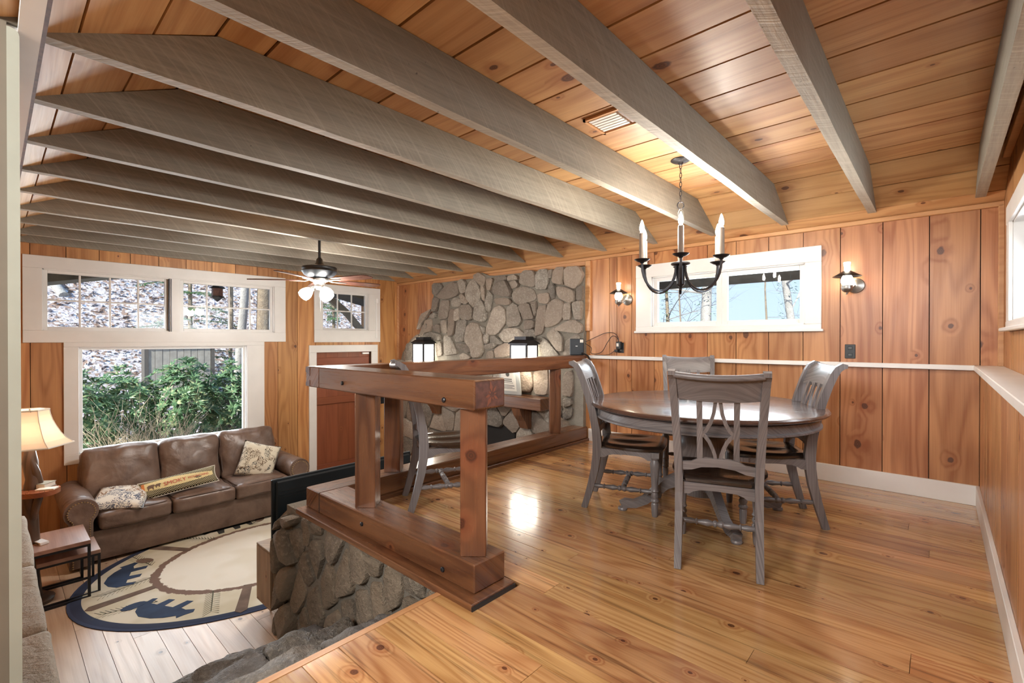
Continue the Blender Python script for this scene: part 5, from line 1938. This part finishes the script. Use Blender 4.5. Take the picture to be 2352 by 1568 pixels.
def bark_tube(mb, path, rads, n=14, seed=0):
    k0 = len(mb.v)
    mb.tube(path, rads, n)
    for i in range(k0, len(mb.v)):
        p = V(mb.v[i])
        q = noise.noise(V((p.x * 14 + seed, p.y * 14, p.z * 2.2))) * .016
        mb.v[i] = (p + V((q, q * .7, 0)))[:]


def grow(mb, p, d, L, r, depth, rr, droop=0.0):
    pts, rad = [p.copy()], [r]
    for s in range(4):
        d = (d + V((rr.uniform(-.22, .22), rr.uniform(-.22, .22), rr.uniform(-.1, .16) - droop))).normalized()
        p = p + d * L / 4
        pts.append(p.copy())
        rad.append(r * (1 - .17 * (s + 1)))
        if depth > 0 and s > 0:
            for _ in range(2 if depth > 1 else 1):
                e = (d * .55 + V((rr.uniform(-1, 1), rr.uniform(-1, 1), rr.uniform(-.25, .7)))).normalized()
                grow(mb, p, e, L * rr.uniform(.45, .7), r * .45, depth - 1, rr, droop)
    mb.tube(pts, rad, 6 if r > .02 else 4, cap=False)


def tree(label, x, y, z, r, h, lean, mat, seed, group, nbr=6, depth=2, ivy=0, name='bare_tree', first=.45, brl=1.6):
    rr = random.Random(seed)
    t = thing(name, label, 'tree', (x, y, z), group=group)
    mb = MB()
    path = [(lean[0] * s * h + .05 * math.sin(s * 9 + seed), lean[1] * s * h, s * h) for s in [k / 12 for k in range(13)]]
    bark_tube(mb, path, [r * (1.25 if k == 0 else 1 - .045 * k) for k in range(13)], 14, seed)
    mb.build('trunk', mat, t, 60)
    br = MB()
    for k in range(nbr):
        i = int(12 * (first + (1 - first) * rr.random()))
        p = V(path[min(12, i)])
        a = rr.uniform(0, 2 * PI)
        grow(br, p, V((math.cos(a), math.sin(a), rr.uniform(.0, .6))).normalized(), brl * rr.uniform(.6, 1.1), r * .22, depth, rr)
    if nbr:
        tag(br.build('branches', 'twig_dark' if mat != 'pale_bark' else 'pale_bark', t, 0), kind='stuff')
    if ivy:
        iv = MB()
        for k in range(ivy):
            s = rr.random()
            i = min(11, int(s * 12))
            c = V(path[i]) + (V(path[i + 1]) - V(path[i])) * (s * 12 - i)
            a = rr.uniform(0, 2 * PI)
            q = r * rr.uniform(1.0, 1.9)
            d = V((math.cos(a), math.sin(a), rr.uniform(-.6, .4))).normalized()
            leaf(iv, c + V((math.cos(a) * q, math.sin(a) * q, 0)), d, V((0, 0, 1)), rr.uniform(.04, .08), .02)
        tag(iv.build('ivy', 'hemlock', t), kind='stuff')
    return t


gw = 'tree trunks outside the west windows'
tree('pale gray slender trunk standing beside the thick brown trunk outside the upper window', -11.0, 3.46, -.65, .10, 7.5, (.0, .062), 'pale_bark', 3, gw, 3, 2, first=.7)
tree('thick brown ridged trunk outside the upper window by the fan', -11.0, 4.02, -.65, .165, 8, (.0, .0), 'bark', 4, gw, 3, 2, first=.75)
tree('thin dark trunk behind the shed outside the picture window', -13.6, 4.15, .1, .05, 6, (.01, .01), 'bark', 5, gw, 7, 2, first=.2, brl=1.0)


def hemlock(label, x, y, z, h, seed, nb=34):
    rr = random.Random(seed)
    t = thing('hemlock_tree', label, 'tree', (x, y, z), group='evergreen trees outside')
    tr, fo = MB(), MB()
    bark_tube(tr, [(0, 0, h * k / 8) for k in range(9)], [.07 - .007 * k for k in range(9)], 10, seed)
    for k in range(nb):
        z0 = h * rr.uniform(.12, .97)
        a = rr.uniform(0, 2 * PI)
        L = (1.05 - z0 / h) * rr.uniform(1.0, 1.7) + .25
        p = V((0, 0, z0))
        d = V((math.cos(a), math.sin(a), .15))
        pts = []
        for s in range(9):
            p = p + d * L / 9
            d = (d + V((rr.uniform(-.12, .12), rr.uniform(-.12, .12), -.06))).normalized()
            pts.append(p.copy())
            for q in range(7):
                sd = d.cross(V((0, 0, 1))).normalized() * (1 if q % 2 else -1)
                e = (sd + d * .5 + V((0, 0, rr.uniform(-.35, .1)))).normalized()
                c = p + d * rr.uniform(-.06, .06)
                for w_ in range(3):
                    leaf(fo, c + e * .06 * w_, (e + V((rr.uniform(-.5, .5), rr.uniform(-.5, .5), rr.uniform(-.3, .2)))).normalized(), V((0, 0, 1)), .07, .011)
        tr.tube([(0, 0, z0)] + pts, [.018] + [.012 - .001 * i for i in range(9)], 4, cap=False)
    tr.build('trunk', 'bark', t, 60)
    tag(fo.build('foliage', 'hemlock', t), kind='stuff')


hemlock('dark green hemlock beside the shed, seen through the upper window', -13.5, 3.25, -.2, 5.2, 8)
hemlock('dark green hemlock beyond the small window over the red door', -12.5, 6.4, -.3, 4.6, 9, 30)

sd_ = thing('garden_shed', 'low gray shed of vertical boards behind the shrubs', 'shed', (-12.6, 2.85, 0))
for k in range(9):
    MB().box((.03, -.60 + k * .131, -.9), (.05 + .004 * (k % 2), -.60 + k * .131 + .124, 1.10)).build('board', plain('shed_gray', (.46, .43, .38), .8, var=.2) if k == 0 else bpy.data.materials['shed_gray'], sd_)
MB().box((-.6, -.60, -.9), (.03, .60, 1.09)).build('shed_body', plain('shed_dark', (.12, .11, .10), .8), sd_)
for y in (-.66, .585):
    MB().box((.0, y, -.9), (.065, y + .07, 1.10)).build('corner_board', 'shed_dark' if False else bpy.data.materials['shed_dark'], sd_)
mb = MB().prism([(-.75, 1.09), (.12, 1.09), (.12, 1.105), (-.75, 1.12)], -.75, .75, frame((0, 0, 0), (1, 0, 0), (0, 0, 1), (0, -1, 0)))
mb.build('roof', bpy.data.materials['shed_dark'], sd_)
lgx = thing('fallen_log', 'pale fallen log on the leafy hillside', 'log', (-17.5, .9, hill_z(-17.5, .9)))
mb = MB()
bark_tube(mb, [(-2.4, -.9, -1.72 + 3.48), (-1.2, -.55, .87), (0, 0, .06), (1.0, .35, -.66)], [.09, .11, .12, .11], 10)
mb.build('log_wood', 'pale_bark', lgx, 60)

bf = thing('bird_feeder', 'dark hanging bird feeder under the roof edge outside the upper window', 'bird feeder', (-7.45, 2.115, 1.78))
MB().lathe([(.001, -.06), (.05, -.02), (.085, .0), (.085, .02)], 6).build('tray', 'iron', bf)
MB().lathe([(.07, .02), (.07, .13)], 6).build('seed_box', 'endgrain', bf)
MB().lathe([(.10, .125), (.10, .135), (.05, .17), (.001, .185)], 6).build('roof', 'iron', bf)
MB().tube([(0, 0, .18), (0, 0, .40)], .003, 5).build('wire', 'iron', bf)

# roof overhangs and the porch post seen through the small window
sf_ = plain('eave_brown', (.085, .07, .052), .8, var=.3)
mb = MB()
pr_ = [(-.6, 1.60), (2.4, 2.245), (5.4, 1.60), (5.4, 1.74), (2.4, 2.40), (-.6, 1.74)]
mb.prism(pr_, -7.7, -7.12, frame((0, 0, 0), (0, 1, 0), (0, 0, 1), (1, 0, 0)))
structure('roof_overhang_west', mb, sf_)
mb = MB().prism([(4.9, 2.14), (5.46, 1.80), (5.46, 1.96), (4.9, 2.30)], -8, 1.2, frame((0, 0, 0), (0, 1, 0), (0, 0, 1), (1, 0, 0)))
structure('roof_overhang_north', mb, sf_)
structure('roof', MB().box((-7.7, -3.1, 2.58), (1.3, 5.5, 2.66)), sf_)
pp = thing('porch_post', 'dark log porch post with a pale board beside it, outside the small window', 'post', (-9.2, 5.55, -1.0))
mb = MB()
bark_tube(mb, [(0, 0, 0), (0, 0, 1.2), (0, 0, 2.3), (0, 0, 3.4)], [.11, .105, .10, .10], 12, 3)
mb.build('log', 'bark', pp, 60)
MB().box((-.03, -.20, 0), (.0, -.11, 3.0)).build('side_board', 'trimwood', pp)
MB().strip([((0, 0, 2.15), (1, 0, 0), (0, .7, .7)), ((0, -.55, 2.75), (1, 0, 0), (0, .7, .7)), ((0, -1.0, 3.1), (1, 0, 0), (0, .7, .7))], .1, .12).build('brace', 'bark', pp)
MB().box((-.6, -1.6, 3.1), (.6, .6, 3.2)).build('porch_beam', 'bark', pp)

# outside, north and east
structure('ground_north', MB().box((-30, 5.5, -3.2), (30, 40, -3.0)), 'litter')
structure('ground_east', MB().box((.6, -30, -3.2), (30, 5.5, -3.0)), 'litter')
gn = 'bare trees outside the white dining window'
tree('ivy-covered thick tree trunk in the first pane of the dining window', -4.0, 11, -3, .155, 9, (0, 0), 'pale_bark', 21, gn, 5, 2, 700, first=.4)
tree('slender ivy-wrapped trunk at the edge of the dining window', -4.95, 11, -3, .055, 8, (.004, 0), 'bark', 22, gn, 5, 2, 900, first=.45)
tree('thin bare sapling in the second pane of the dining window', -2.70, 11, -3, .028, 7, (.002, 0), 'bark', 23, gn, 7, 2, 0, first=.45, brl=1.0)
tree('leaning tree with broken bark at the far edge of the dining window', -1.62, 11, -3, .10, 8, (-.13, 0), 'pale_bark', 24, gn, 5, 2, 260, first=.5)
for k, (x, y) in enumerate(((-6.6, 16), (-3.1, 19))):
    tree(['bare gray tree far off, on the chimney side of the dining window view', 'bare gray tree far off, behind the sapling in the second dining window pane'][k], x, y, -3, .05, 6.2, (.01 * (k % 3 - 1), 0), 'bark', 40 + k, 'distant bare trees beyond the dining window', 6, 2, 0, first=.35, brl=1.9)
for k, (x, y) in enumerate(((9, 6.5), (11, 9.5))):
    tree(['bare tree close outside the east window', 'bare tree farther off outside the east window'][k], x, y, -3, .09, 8, (0, 0), 'bark', 60 + k, 'bare trees outside the east window', 9, 2, 0, first=.35, brl=1.8)
